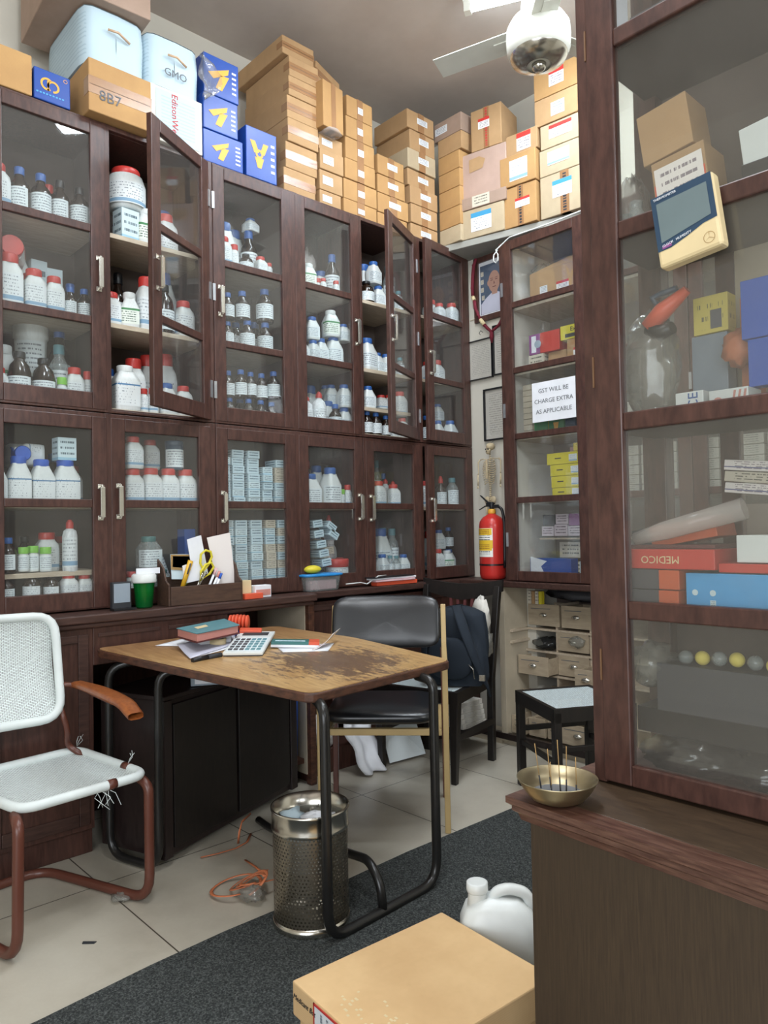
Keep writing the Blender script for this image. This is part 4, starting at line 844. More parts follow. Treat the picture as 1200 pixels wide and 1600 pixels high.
pts = [Vector(p) for p in [(-2.963, 3.585, 2.948), (-2.985, 3.585, 2.909), (-2.992, 3.585, 2.85), (-2.999, 3.585, 2.77), (-2.996, 3.585, 2.712), (-2.986, 3.585, 2.685), (-2.977, 3.585, 2.634), (-2.957, 3.585, 2.585), (-2.938, 3.585, 2.552), (-2.908, 3.585, 2.513), (-2.883, 3.585, 2.488), (-2.854, 3.585, 2.461), (-2.828, 3.585, 2.472), (-2.798, 3.585, 2.489), (-2.767, 3.585, 2.522), (-2.746, 3.585, 2.587), (-2.733, 3.585, 2.702), (-2.734, 3.585, 2.82), (-2.761, 3.585, 2.898)]]
k = 0
for a, b, m in ((0,4,0),(4,5,1),(5,8,0),(8,9,1),(9,18,0)):
    obj('bead_cluster' if m else 'flower_string', MB().tube([p+Vector((random.uniform(-.002,.002),0,random.uniform(-.002,.002))) for p in pts[a:b+1]], [.013 if m else random.choice((.009,.011)) for _ in range(a,b+1)], 8), 'garland_cream' if m else 'garland_maroon', gl)
obj('tassel', MB().tube([pts[11],pts[11]+Vector((0,0,-.03)),pts[11]+Vector((0,0,-.07))], [.01,.014,.006], 8), 'garland_maroon', gl)
g = MB()
for k in range(1, 17): g.ball(pts[k]+Vector((random.uniform(-.004,.004),-.006,random.uniform(-.004,.004))), .007, None, None, 6, 4)
obj('petal', g, 'garland_maroon', gl)
o = framed('framed_certificate', 'framed printed certificate below the portrait', 'certificate', -3.065, -2.868, 2.185, 2.437, .006, 'black_plastic', None, 'document')
framed('framed_certificate', 'narrow framed sheet right of the certificate, mostly hidden', 'certificate', -2.862, -2.72, 2.19, 2.50, .008, 'black_plastic', None, 'document')
framed('framed_certificate', 'framed notice with a light reflection above the skeleton', 'certificate', -2.945, -2.70, 1.79, 2.115, .010, 'black_plastic', None, 'document')
obj('wall_seam', MB().box(-3.05,-2.62,3.616,3.622,2.575,2.58), 'panel_cream')['kind'] = 'structure'; bpy.data.objects['wall_seam'].name = 'trim_1'
tag(obj('wall_hook', MB().tube([(-2.965,3.612,2.47),(-2.965,3.60,2.475),(-2.95,3.598,2.49),(-2.935,3.60,2.475)], .002, 6), 'black_metal'), 'thin black wire hook in the wall under the portrait', 'hook')
# skeleton model
sk = thing('skeleton_model', 'small hanging model skeleton above the fire extinguisher', 'skeleton', (-2.862,3.545,0))
obj('skull', MB().ball((.012,0,1.745),.026,.03,.024,16,10).ball((.006,-.016,1.715),.017,.014,.018,12,8).ball((.01,-.02,1.72),.019,.012,.01,12,6), 'bone', sk)
g = MB()
for sx_ in (-1,1): g.ball((.007+sx_*.009,-.030,1.728),.0055,.004,.006,8,5)
g.ball((.006,-.031,1.716),.003,.003,.005,6,4); obj('eye_socket', g, 'ink_dark', sk)
g = MB()
for k in range(24):
    z = 1.70-.0122*k; g.ball((.004*math.sin(k*.35), .006*math.cos(k*.4), z), .0065+.0001*k, .007, .0052, 8, 5)
obj('spine', g, 'bone', sk)
g = MB()
for k in range(11):
    z = 1.665-.0135*k; w_ = .026+.017*math.sin(PI*min(1,(k+1.5)/11))+.004
    for sx_ in (-1,1): g.tube([(0,.008,z),(sx_*w_*.6,.016,z+.003),(sx_*w_,.002,z-.007),(sx_*w_*.85,-.018,z-.016),(sx_*.010,-.026,z-.014+.0006*k)], .0023, 6)
obj('rib_cage', g, 'bone', sk)
obj('breastbone', MB().box(-.006,.006,-.030,-.024,1.545,1.665), 'bone', sk, .002)
obj('collar_bone', MB().tube([(-.07,0,1.668),(-.035,-.016,1.672),(0,-.02,1.664),(.035,-.016,1.672),(.07,0,1.668)], .0028, 6), 'bone', sk)
for sx_ in (-1,1):
    ar = obj('arm', MB().tube([(sx_*.072,0,1.67),(sx_*.088,0,1.655),(sx_*.086,0,1.59),(sx_*.088,-.004,1.58)], [.005,.005,.003,.005], 6).tube([(sx_*.088,-.004,1.578),(sx_*.085,-.008,1.51)], [.004,.003], 6).tube([(sx_*.092,-.004,1.575),(sx_*.091,-.006,1.512)], .002, 6), 'bone', sk)
    obj('hand', MB().ball((sx_*.088,-.008,1.500),.007,.004,.009,8,5), 'bone', ar)
    obj('leg', MB().tube([(sx_*.03,0,1.395),(sx_*.026,-.004,1.27),(sx_*.024,0,1.262),(sx_*.022,0,1.15)], [.006,.0035,.006,.003], 6), 'bone', sk)
g = MB(); g.ball((0,.006,1.405),.016,.010,.022,10,6)
for sx_ in (-1,1): g.ball((sx_*.024,0,1.418),.022,.010,.024,10,6)
obj('pelvis', g, 'bone', sk)
obj('hanging_wire', MB().tube([(.01,0,1.765),(.01,.07,1.80)], .0012, 5), 'black_metal', sk)
# fire extinguisher
e = thing('fire_extinguisher', 'red fire extinguisher standing on the corner of the ledge', 'fire extinguisher', (-2.805,3.487,.941))
obj('cylinder', MB().lathe([(.062,0),(.074,.008),(.079,.03),(.079,.315),(.074,.345),(.055,.37),(.03,.385),(.022,.392)], seg=36), 'extinguisher_red', e)
obj('label', MB().lathe([(.0798,.135),(.0798,.305)], seg=18, a0=-PI*.82, a1=-PI*.28, cap=False), 'extinguisher_label', e)
obj('yellow_label', MB().lathe([(.0802,.265),(.0802,.303)], seg=18, a0=-PI*.80, a1=-PI*.30, cap=False).lathe([(.0802,.172),(.0802,.215)], seg=18, a0=-PI*.80, a1=-PI*.30, cap=False), 'yellow_label', e)
obj('neck', MB().lathe([(.022,.39),(.024,.395),(.024,.415),(.016,.42)], seg=20), 'logo_yellow', e)
obj('valve', MB().lathe([(.014,.418),(.016,.45),(.012,.462)], seg=14).box(-.035,.012,-.012,.012,.435,.458).box(.010,.05,-.010,.010,.425,.445), 'black_plastic', e, .002)
obj('handle', MB().tube([(.02,0,.452),(-.03,0,.462),(-.075,0,.497),(-.085,0,.505)], [.009,.010,.008,.006], 8, flat=.5), 'black_plastic', e)
obj('lever', MB().tube([(.0,0,.44),(-.05,0,.438),(-.095,0,.418)], [.007,.007,.006], 8, flat=.5), 'black_plastic', e)
obj('hose', MB().tube([(.045,0,.435),(.075,.0,.42),(.092,.0,.35),(.09,0,.16),(.088,0,.07)], .009, 8, rnd=.04), 'black_plastic', e)
obj('strap', MB().lathe([(.0808,.083),(.0808,.093)], seg=36, cap=False), 'black_plastic', e)
tag(obj('small_bottle', MB().lathe([(.018,0),(.02,.01),(.02,.16),(.01,.18),(.01,.21)], (-2.91,3.55,.941), seg=16), 'bottle_blue'), 'slim blue and white bottle behind the extinguisher', 'bottle')
# ---------------------------------------------------------------- back wall cupboard with the price notice
bc = thing('notice_cupboard', 'tall glass-fronted cupboard on the back wall carrying the tax notice', 'cupboard')
mb = MB().box(-2.64,-2.60,3.425,3.85,.942,2.90).box(-1.02,-1.0,3.425,3.85,.942,2.90).box(-2.60,-1.02,3.425,3.85,.942,.965).box(-2.60,-1.02,3.425,3.85,2.88,2.90).box(-2.645,-2.60,3.405,3.45,.942,2.90)
obj('carcass', mb, 'frame_wood', bc, .003)
obj('back_panel', MB().box(-2.60,-1.02,3.835,3.85,.965,2.88), 'inside_cream', bc); obj('side_lining', MB().box(-2.60,-2.594,3.45,3.835,.965,2.88), 'white_paint', bc)
for z in (1.402,1.765,2.143,2.52): obj('shelf', MB().box(-2.594,-1.03,3.46,3.835,z-.018,z), 'shelf_wood', bc, .001)
obj('glass_shelf', MB().box(-2.50,-1.05,3.50,3.835,1.185,1.193), 'picture_glass', bc); obj('shelf', MB().box(-2.48,-1.05,3.51,3.835,1.176,1.185), 'shelf_wood', bc)
YF = 3.40
def bdoor(x0, x1): return door(bc, 0, x1-x0, .945, 2.895, [1.402,1.765,2.143,2.52], None, face=Matrix.Translation((x0,YF,0)) @ Matrix.Rotation(-PI/2,4,'Z'), fw=.066, brail=.055, rail=.055, hy=1.7, hinges='near')
bdoor(-2.625,-2.085); bdoor(-2.08,-1.54); bdoor(-1.535,-1.0)
nt = obj('paper_notice', MB().box(-2.427,-2.150,3.394,3.3965,1.826,2.045), 'paper_white'); tag(nt, 'white paper notice about tax taped to the cupboard glass', 'notice')
for k, ln in enumerate(('GST WILL BE','CHARGE EXTRA','AS APPLICABLE')): text('lettering', ln, .034, basis((-2.288,3.3935,1.995-.057*k),(1,0,0),(0,0,1)), 'ink_grey', nt)
tag(obj('wire_loop', MB().tube([(-2.64,3.39,2.86),(-2.665,3.385,2.835),(-2.668,3.385,2.80),(-2.65,3.385,2.785),(-2.635,3.385,2.80),(-2.635,3.385,2.83),(-2.65,3.385,2.86),(-2.55,3.385,2.905),(-2.3,3.42,2.915),(-2.1,3.42,2.92)], .004, 6), 'white_plastic'), 'white cable loop tied at the top corner of the notice cupboard', 'cable')
def item(nm, label, x0, x1, y0, y1, z0, z1, mat, cat='box', group=None, rz=0):
    o = obj(nm, MB().box(-(x1-x0)/2,(x1-x0)/2,-(y1-y0)/2,(y1-y0)/2,0,z1-z0), mat, None, .002); o.location = ((x0+x1)/2,(y0+y1)/2,z0); o.rotation_euler = (0,0,rz); return tag(o, label, cat, group)
def flat(nm, parent, pts, mat): return obj(nm, MB().poly(pts), mat, parent)
# contents, top to bottom
o = item('cardboard_box', 'large open brown carton on top shelf of the notice cupboard', -2.50,-2.08,3.50,3.78,2.522,2.70,'cardboard'); obj('flap', MB().quad((-.21,-.14,.178),(.0,-.14,.178),(.03,-.10,.23),(-.19,-.10,.19)).quad((.0,-.14,.178),(.21,-.14,.178),(.19,-.10,.20),(.03,-.10,.23)), 'cardboard', o)
obj('label', MB().quad((-.14,-.142,.05),(-.09,-.142,.05),(-.09,-.142,.09),(-.14,-.142,.09)), 'label_box', o); obj('label', MB().quad((-.03,-.142,.04),(.05,-.142,.04),(.05,-.142,.09),(-.03,-.142,.09)), 'label_red', o)
tag(obj('poly_bag', MB().ball((-2.47,3.6,2.73),.07,.06,.045,12,8,.25), 'poly_film'), 'crumpled clear bag at back of the top shelf, left corner', 'bag')
o = item('purple_box', 'purple and red toy-like box on second shelf of notice cupboard', -2.515,-2.44,3.50,3.56,2.235,2.35,'lilac_pink'); flat('panel', o, [(-.02,-.031,.01),(.012,-.031,.01),(.012,-.031,.105),(-.02,-.031,.105)], 'paper_white')
o = item('red_box', 'red box with round clock print on second shelf', -2.44,-2.31,3.50,3.58,2.235,2.35,'box_red'); obj('dial', MB().lathe([(.022,-.041),(.022,-.043)], seg=24, mat=Matrix.Rotation(PI/2,4,'X').copy() @ Matrix.Scale(-1,4,(0,0,1))), 'grey_plastic', o)
bpy.data.objects[o.name].children[0].location = (-.02,-.084,.03)
item('cream_carton', 'cream carton under the purple box', -2.52,-2.42,3.50,3.60,2.145,2.233,'carton_cream'); item('brown_carton', 'plain brown carton under the red clock box', -2.40,-2.28,3.52,3.62,2.145,2.233,'cardboard')
item('kraft_carton', 'brown carton with red-blue label under the yellow box', -2.25,-2.09,3.48,3.58,2.145,2.27,'cardboard_orange'); o = item('yellow_box', 'flat yellow box with black print on second shelf', -2.29,-2.09,3.48,3.62,2.272,2.35,'bright_yellow'); flat('print', o, [(-.07,-.071,.01),(.09,-.071,.01),(.09,-.071,.03),(-.07,-.071,.03)], 'ink_dark'); text('lettering', 'Exo', .035, basis((-.01,-.0715,.052),(1,0,0),(0,0,1)), 'ink_dark', o)
o = obj('label', MB().quad((-2.21,3.479,2.17),(-2.13,3.479,2.17),(-2.13,3.479,2.22),(-2.21,3.479,2.22)), 'label_red', None); o.parent = bpy.data.objects['kraft_carton']; o.matrix_parent_inverse = Matrix.Translation(-Vector(bpy.data.objects['kraft_carton'].location))
tag(obj('glass_flask', MB().lathe([(.02,0),(.024,.02),(.01,.05),(.012,.06)], (-2.43,3.52,2.352), seg=14), 'picture_glass'), 'small glass stopper on the red box', 'glassware')
for k in range(9): o = item('paper_cup_stack', '%s disc of the cream paper column, third shelf' % (['bottom']+[t_+' from bottom' for t_ in TN[1:8]]+['topmost'])[k], -2.545,-2.485,3.47,3.53,1.767+k*.033,1.767+k*.033+.031,'panel_cream','disc','cream discs in a column')
o = item('green_carton', 'green and yellow carton left behind the paper notice', -2.475,-2.385,3.48,3.56,1.767,1.93,'bright_yellow'); flat('panel', o, [(-.046,-.041,0),(.046,-.041,0),(.046,-.041,.075),(-.046,-.041,.09)], 'green_print')
o = item('green_carton', 'green carton with a trophy print below the paper notice', -2.38,-2.285,3.48,3.56,1.767,1.90,'green_print'); flat('print', o, [(-.01,-.041,.02),(.01,-.041,.02),(.018,-.041,.06),(-.018,-.041,.06)], 'logo_yellow')
item('dark_carton', 'dark grey carton with round print, third shelf', -2.28,-2.215,3.49,3.56,1.767,1.90,'navy_plastic'); item('dark_carton', 'black carton with lettering, third shelf', -2.21,-2.16,3.49,3.56,1.767,1.90,'box_charcoal'); item('cyan_carton', 'cyan carton at right edge of third shelf', -2.155,-2.09,3.48,3.56,1.767,1.88,'sky_blue'); item('red_carton', 'red and blue striped carton above the cyan one', -2.155,-2.08,3.49,3.57,1.882,1.99,'box_red')
for k in range(3): tag(obj('glass_bottle', MB().lathe([(.025,0),(.027,.12),(.012,.16),(.014,.18)], (-2.42+.11*k,3.65,1.905 if k else 1.93), seg=16), 'clear_plastic'), '%s clear bottle rising behind the paper notice' % ['left','middle','right'][k], 'bottle') if False else None
yz = [1.404,1.462,1.526,1.590,1.655]
for k in range(4):
    o = item('yellow_box', '%s flat yellow box in the stack on fourth shelf' % ['bottom','second lowest','third lowest','topmost'][k], [-2.355,-2.36,-2.365,-2.385][k],-2.10,3.46,3.62,yz[k],yz[k+1]-.002,'bright_yellow','box','yellow boxes stacked'); obj('label', MB().quad((.0,-.0815,.012),(.05,-.0815,.012),(.05,-.0815,.05),(.0,-.0815,.05)), 'label_bluefoot', o); flat('print', o, [(-.09,-.081,.03),(-.05,-.081,.03),(-.05,-.081,.036),(-.09,-.081,.036)], 'ink_dark'); flat('flap', o, [(.085,-.082,.005),(.127,-.082,.005),(.127,-.082,.055),(.085,-.082,.055)], 'grey_plastic')
item('yellow_box', 'small yellow box on top of the yellow stack', -2.22,-2.08,3.47,3.55,1.657,1.70,'carton_yellow'); item('pink_box', 'small pink box behind the yellow stack top', -2.30,-2.22,3.56,3.6,1.657,1.69,'paper_pink')
for k, (a, b, z0, z1, m, nm) in enumerate(((-2.48,-2.40,1.195,1.25,'carton_lilac','lilac carton at left of glass shelf, lower'),(-2.395,-2.31,1.195,1.26,'carton_lilac','lilac carton second on glass shelf, lower'),(-2.305,-2.22,1.195,1.25,'carton_lilac','lilac carton third on glass shelf, lower'),(-2.215,-2.10,1.195,1.25,'carton_lilac','lilac carton at right of glass shelf, lower'),(-2.47,-2.39,1.252,1.315,'box_charcoal','dark carton with lifted lid, glass shelf'),(-2.385,-2.305,1.262,1.318,'carton_lilac','lilac carton stacked centre of glass shelf'),(-2.30,-2.21,1.252,1.318,'lilac_pink','dark purple carton stacked on glass shelf'),(-2.2,-2.1,1.252,1.315,'carton_lilac','lilac carton stacked at right of glass shelf'))): item('carton', nm, a, b, 3.53, 3.62, z0, z1, m)
o = item('blue_carton', 'blue and white flip-top carton on bottom shelf', -2.53,-2.26,3.48,3.55,.985,1.07,'carton_royal'); flat('print', o, [(-.13,-.036,.005),(-.04,-.036,.005),(-.06,-.036,.04),(-.02,-.036,.07),(-.13,-.036,.095)], 'paper_white')
item('flat_papers', 'thin stack of flat leaflets lying on bottom shelf', -2.55,-2.12,3.47,3.54,.966,.983,'paper_white'); item('white_carton', 'white carton with curved print, bottom shelf', -2.39,-2.25,3.57,3.64,1.072,1.16,'carton_cream'); item('green_white_carton', 'pale green carton at right of bottom shelf', -2.24,-2.1,3.56,3.63,1.05,1.12,'carton_print_b'); item('white_carton', 'white carton standing at right end of bottom shelf', -2.2,-2.1,3.47,3.55,.985,1.06,'carton_print_b'); item('support_carton', 'carton hidden under the pale green one', -2.38,-2.22,3.56,3.64,.966,1.05,'carton_cream')
n_ = 0
for z0 in (1.404,1.767):
    for c_ in range(5):
        for k in range(5 if z0 < 1.5 else 6):
            n_ += 1; item('wrapped_paper_pack', 'cream wrapped pack seen through the big cabinet, column %d of %s shelf, layer %d' % (c_+1, 'lower' if z0 < 1.5 else 'upper', k+1), -2.03+c_*.2,-1.845+c_*.2,3.47,3.7,z0+k*.05,z0+k*.05+.047,'pack_print','pack','wrapped packs behind the big cabinet') if c_ > -1 else None
# drawers beneath
dc = thing('drawer_rack', 'open rack of small wooden drawers under the back ledge', 'drawer rack')
obj('side_panel', MB().box(-2.70,-2.66,3.40,3.85,.02,.905), 'panel_cream', dc, .002); obj('side_panel', MB().box(-1.02,-1.0,3.45,3.85,.02,.905), 'panel_cream', dc, .002)
obj('back_panel', MB().box(-2.66,-1.02,3.84,3.86,.06,.90), 'inside_dark', dc)
obj('plinth', MB().box(-2.98,-1.0,3.42,3.60,0,.03).box(-2.98,-2.70,3.40,3.42,0,.03), 'panel_cream', dc); obj('front_rail', MB().box(-2.98,-1.0,3.395,3.425,.03,.065), 'dark_wood', dc, .002)
mb = MB()
for z in (.655,.527,.392,.185,.045): mb.box(-2.66,-1.02,3.60,3.84,z-.012,z)
for z in (.655,.59): mb.box(-2.66,-2.645,3.45,3.84,z-.014,z)
for x in (-2.45,-2.23,-2.0,-1.75): mb.box(x-.006,x+.006,3.61,3.84,.06,.80)
obj('shelf_board', mb, 'shelf_wood', dc)
def drawer(nm, x0, x1, z0, z1, y, dpt=.22):
    g = MB().box(x0,x1,y,y+.01,z0,z1).box(x0,x0+.008,y+.01,y+dpt,z0,z1-.01).box(x1-.008,x1,y+.01,y+dpt,z0,z1-.01).box(x0,x1,y+.01,y+dpt,z0,z0+.006).box(x0,x1,y+dpt-.008,y+dpt,z0,z1-.01)
    o = obj('drawer', g, 'drawer_wood', None, .001); tag(o, nm, 'drawer', 'wooden drawers'); c_ = (x0+x1)/2; h = (z0+z1)/2
    obj('cup_handle', MB().ball((c_,y,h),.028,.016,.014,12,6), 'nickel', o); obj('writing', MB().quad((x0+.02,y-.0006,z1-.03),(x1-.06,y-.0006,z1-.028),(x1-.06,y-.0006,z1-.024),(x0+.02,y-.0006,z1-.026)), 'ink_grey', o); return o
for a in (('wooden drawer in the top row, left of two',-2.640,-2.425,.672,.797,3.60),('wooden drawer in the top row, right of two',-2.41,-2.22,.672,.797,3.60),('wooden drawer with bag over its handle, second row',-2.44,-2.24,.540,.645,3.60),('small wooden drawer pulled out at left, third row',-2.645,-2.44,.400,.508,3.50),('wooden drawer with pale mark, third row right',-2.438,-2.24,.400,.515,3.60),('drawer front pulled far out at right edge, third row',-2.235,-2.10,.375,.482,3.45),('wooden drawer poking out at left of fourth row',-2.655,-2.50,.205,.30,3.55),('bottom row wooden drawer at the far left',-2.655,-2.56,.066,.168,3.44),('bottom row wooden drawer second from left',-2.55,-2.44,.066,.168,3.46),('bottom row wooden drawer at right behind the stool',-2.33,-2.12,.066,.175,3.45),('bottom row wooden drawer third from left',-2.43,-2.34,.066,.17,3.47)): drawer(*a)
tag(obj('poly_bag', MB().ball((-2.54,3.64,.565),.09,.07,.038,12,8,.25), 'dark_film'), 'crumpled grey plastic bag in the left gap of the drawers', 'bag'); tag(obj('poly_bag', MB().ball((-2.30,3.585,.60),.05,.012,.03,12,8,.25), 'poly_film'), 'clear bag hanging over a drawer handle', 'bag')
for k, (x, c_) in enumerate(((-2.60,'carton_cream'),(-2.575,'cardboard'),(-2.55,'carton_cream'),(-2.525,'bright_yellow'))): item('slim_book', '%s slim book standing in the drawer rack corner' % ['first','second','third','fourth'][k], x-.010,x+.010,3.56,3.59,.80,.875,c_,'book')
tag(obj('scrap_pile', MB().ball((-2.35,3.72,.85),.20,.08,.035,16,6,.3), 'box_charcoal'), 'dark clutter heaped on top of the drawers', 'clutter')
# ---------------------------------------------------------------- writing table
tz = lambda x: .752-.0467*(x+1.83)
t = thing('writing_table', 'worn wooden-topped table on bent black tube legs', 'table')
def rounded(pts, r, n=5):
    out = []
    for i, p in enumerate(pts):
        p = Vector((p[0],p[1],0)); a = Vector((*pts[i-1],0)); b = Vector((*pts[(i+1)%len(pts)],0)); A = p+(a-p).normalized()*r; B = p+(b-p).normalized()*r
        for k in range(n+1): u = k/n; out.append(A*(1-u)**2+p*2*u*(1-u)+B*u*u)
    return out
def slab(mb, pts, lo, hi, zf):
    a = [mb.b.verts.new((p.x,p.y,zf(p.x)+lo)) for p in pts]; b = [mb.b.verts.new((p.x,p.y,zf(p.x)+hi)) for p in pts]; n = len(pts)
    mb.face(a[::-1]); mb.face(b)
    for i in range(n): mb.face([a[i],a[(i+1)%n],b[(i+1)%n],b[i]], [(i/n,0),((i+1)/n,0),((i+1)/n,1),(i/n,1)])
    return mb
top = rounded([(-2.912,1.14),(-2.42,1.235),(-1.82,1.372),(-1.872,2.062),(-2.45,2.085),(-2.912,1.99)], .045)
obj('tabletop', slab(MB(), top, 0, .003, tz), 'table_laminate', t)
out = rounded([(-2.918,1.134),(-2.42,1.229),(-1.813,1.365),(-1.866,2.069),(-2.45,2.092),(-2.918,1.996)], .045)
obj('edge_band', slab(MB(), out, -.030, -.0006, tz), 'edge_wood', t, .005)
obj('leg', MB().tube([(-1.87,1.42,.722),(-1.775,1.385,.715),(-1.775,1.385,.017),(-1.80,1.89,.017),(-1.80,1.89,.715),(-1.88,1.89,.722)], .0165, 12, rnd=.085), 'black_metal', t)
obj('leg', MB().tube([(-2.78,1.27,.758),(-2.85,1.165,.735),(-2.85,1.165,.017),(-2.595,1.243,.017),(-2.59,1.245,.735),(-2.53,1.34,.745)], .0155, 12, rnd=.085), 'black_metal', t)
obj('stretcher', MB().tube([(-1.787,1.62,.022),(-1.797,1.62,.10),(-1.86,1.63,.155),(-1.96,1.64,.14),(-2.28,1.68,.08),(-2.60,1.735,.02),(-2.72,1.755,.018)], .015, 10, rnd=.06), 'black_metal', t)
# pedestal cupboard
t = thing('pedestal_cupboard', 'nearly black wooden pedestal cupboard under the table', 'cupboard')
PM = Matrix.Translation((-2.62,1.28,0)) @ Matrix.Rotation(math.atan2(.941,-.337),4,'Z')      # local x runs away along the long face, local y toward the wall
obj('carcass', MB().box(0,.85,0,.335,.03,.62,PM), 'dark_wood', t, .004)
obj('top_board', MB().box(-.01,.86,-.01,.335,.62,.637,PM), 'dark_wood', t, .003)
obj('door', MB().box(.04,.41,-.012,0,.06,.60,PM), 'black_wood', t, .002); obj('door', MB().box(.43,.80,-.012,0,.06,.60,PM), 'black_wood', t, .002)
for a, b in ((-.012,.03),(.81,.86)): obj('corner_post', MB().box(a,b,-.014,.02,.03,.62,PM), 'dark_wood', t, .003)
o = item('small_box', 'small grey-white box lying on the pedestal under the table', -.075,.075,-.045,.045,.642,.682,'grey_plastic'); o.location = (-2.70,1.52,.640); o.rotation_euler = (0,0,1.1)
obj('label', MB().quad((-.06,-.0462,.008),(.02,-.0462,.008),(.02,-.0462,.03),(-.06,-.0462,.03)), 'paper_white', o)
# things in the kneehole
tag(obj('blue_bin', MB().lathe([(.085,0),(.10,.02),(.105,.34),(.09,.36)], (-3.07,2.075,.127), 24, 4), 'bottle_blue'), 'royal blue plastic container on the kneehole bottom board', 'container')
tag(obj('blue_folder', MB().box(-2.99,-2.975,1.96,2.06,.127,.40), 'cyan_plastic', None, .002), 'thin bright blue folder standing before the blue container', 'folder')
for k in range(3): item('binder', '%s maroon binder leaning in the kneehole behind the table' % ['front','middle','back'][k], -.02,.02,-.17,.17,.0,.26,'spine_brown','binder').location = (-3.08-.06*k,1.75+.02*k,.70)
obj('shelf_prop', MB().box(-3.38,-2.99,1.45,2.19,.680,.698), 'edge_wood', bpy.data.objects['base_cupboard'])
def sheet(nm, label, pts, dz, mat='paper_white', cat='paper', curl=0, zf=None, grp=None):
    a, b, c_, d_ = [Vector((p[0],p[1],0)) for p in pts]
    def fn(u, v):
        q = (a*(1-u)+b*u)*(1-v)+(d_*(1-u)+c_*u)*v; q.z = (zf or tz)(q.x)+dz+curl*u*u*(1 if curl > 0 else -1)*abs(1); return q
    return tag(obj(nm, MB().grid(fn, 8, 4), mat, None, 0, .0012), label, cat, grp)
sheet('paper_sheet', 'white sheet poking out left of the book on the table', [(-2.80,1.335),(-2.70,1.45),(-2.80,1.60),(-2.90,1.56)], .006)
sheet('receipt_sheet', 'curled sheaf of papers fanned in front of the book', [(-2.475,1.315),(-2.69,1.375),(-2.82,1.72),(-2.60,1.56)], .010, 'shirt_print', 'paper', .012)
sheet('receipt_sheet', 'second curled sheet under the fanned sheaf', [(-2.50,1.35),(-2.66,1.42),(-2.76,1.68),(-2.57,1.55)], .006, 'paper_white', 'paper', .006)
bk = tag(obj('book', slab(MB(), [Vector((x,y,0)) for x, y in ((-2.535,1.375),(-2.635,1.625),(-2.875,1.695),(-2.745,1.40))], .0, .0035, lambda x: .868), 'dusty_teal', None, .001), 'blue-green hardback register with pink page edges on the table papers', 'book')
obj('pages', slab(MB(), [Vector((x,y,0)) for x, y in ((-2.54,1.38),(-2.64,1.62),(-2.865,1.688),(-2.745,1.405))], -.030, -.0005, lambda x: .868), 'gum_pink', bk, .002)
obj('cover', slab(MB(), [Vector((x,y,0)) for x, y in ((-2.535,1.375),(-2.635,1.625),(-2.875,1.695),(-2.745,1.40))], -.034, -.0305, lambda x: .868), 'spine_brown', bk)
obj('label', MB().poly([(-2.645,1.44,.8722),(-2.685,1.51,.8722),(-2.745,1.53,.8722),(-2.705,1.455,.8722)]), 'garland_cream', bk)
tag(obj('tape_roll', MB().lathe([(.022,0),(.035,0),(.035,.028),(.022,.028),(.022,0)], (-2.66,1.535,tz(-2.66)+.004), 28, cap=False), 'garland_cream'), 'cream roll of adhesive tape under the book', 'tape roll')
tag(obj('book_rest', MB().box(-2.80,-2.66,1.46,1.60,tz(-2.73)+.004,.833), 'paper_white', None, .002), 'block of white slips propping up the register', 'paper block')
# calculator
import numpy as _n
ct = thing('calculator', 'silver desk calculator with dark display on the table', 'calculator')
a, b, c_, d_ = [Vector((x,y,tz(x))) for x, y in ((-2.453,1.436),(-2.366,1.558),(-2.655,1.812),(-2.742,1.690))]
def cq(u, v, h): q = (a*(1-u)+b*u)*(1-v)+(d_*(1-u)+c_*u)*v; return (q.x,q.y,tz(q.x)+h+.012*v)
def cblock(u0,u1,v0,v1,h0,h1,mb):
    V = [mb.b.verts.new(cq(u,v,h)) for h in (h0,h1) for u, v in ((u0,v0),(u1,v0),(u1,v1),(u0,v1))]
    for i in ((3,2,1,0),(4,5,6,7),(0,1,5,4),(1,2,6,5),(2,3,7,6),(3,0,4,7)): mb.face([V[k] for k in i])
    return mb
obj('case', cblock(0,1,0,1,.008,.020,MB()), 'white_plastic', ct, .003); obj('underside', cblock(.02,.98,.02,.98,.002,.008,MB()), 'box_charcoal', ct); obj('keypad_plate', cblock(.05,.95,.05,.66,.0202,.0212,MB()), 'label_plain', ct)
obj('display', cblock(.16,.86,.78,.92,.0202,.0222,MB()), 'ink_dark', ct)
for r_ in range(5):
    for k in range(6): obj('key', cblock(.09+k*.143,.19+k*.143,.08+r_*.113,.145+r_*.113,.0212,.0235,MB()), 'box_charcoal' if k < 3 else 'dusty_teal', ct)
pn = thing('marker_pen', 'black marker pen lying before the calculator', 'pen')
obj('barrel', MB().tube([(-2.440,1.305,tz(-2.44)+.010),(-2.455,1.375,tz(-2.45)+.010)], .009, 12), 'black_plastic', pn); obj('cap', MB().tube([(-2.455,1.375,tz(-2.45)+.010),(-2.462,1.435,tz(-2.46)+.010)], .0098, 12), 'ink_dark', pn)
tr = thing('tape_dispenser', 'orange and blue plastic tape dispenser behind the calculator', 'dispenser')
obj('body', MB().extr([(0,0),(.05,0),(.05,.028),(0,.034)], (-2.755,1.70,.808), (-2.70,1.775,.804)), 'orange_plastic', tr, .004)
for k in range(6): obj('fin', MB().lathe([(.002,-.005),(.038-.0015*abs(k-2),-.003),(.038-.0015*abs(k-2),.003),(.002,.005)], seg=24, mat=Matrix.Translation((-2.83+.011*k,1.70+.010*k,.855)) @ Matrix.Rotation(.75,4,'Z') @ Matrix.Rotation(PI/2,4,'Y')), 'orange_plastic', tr)
R0 = [Vector(p) for p in [(-2.774, 1.639, 0.7961), (-2.956, 1.74, 0.8046), (-3.022, 1.882, 0.8077), (-2.746, 1.745, 0.7948)]]; rc_ = sum(R0, Vector())/4; g = MB()
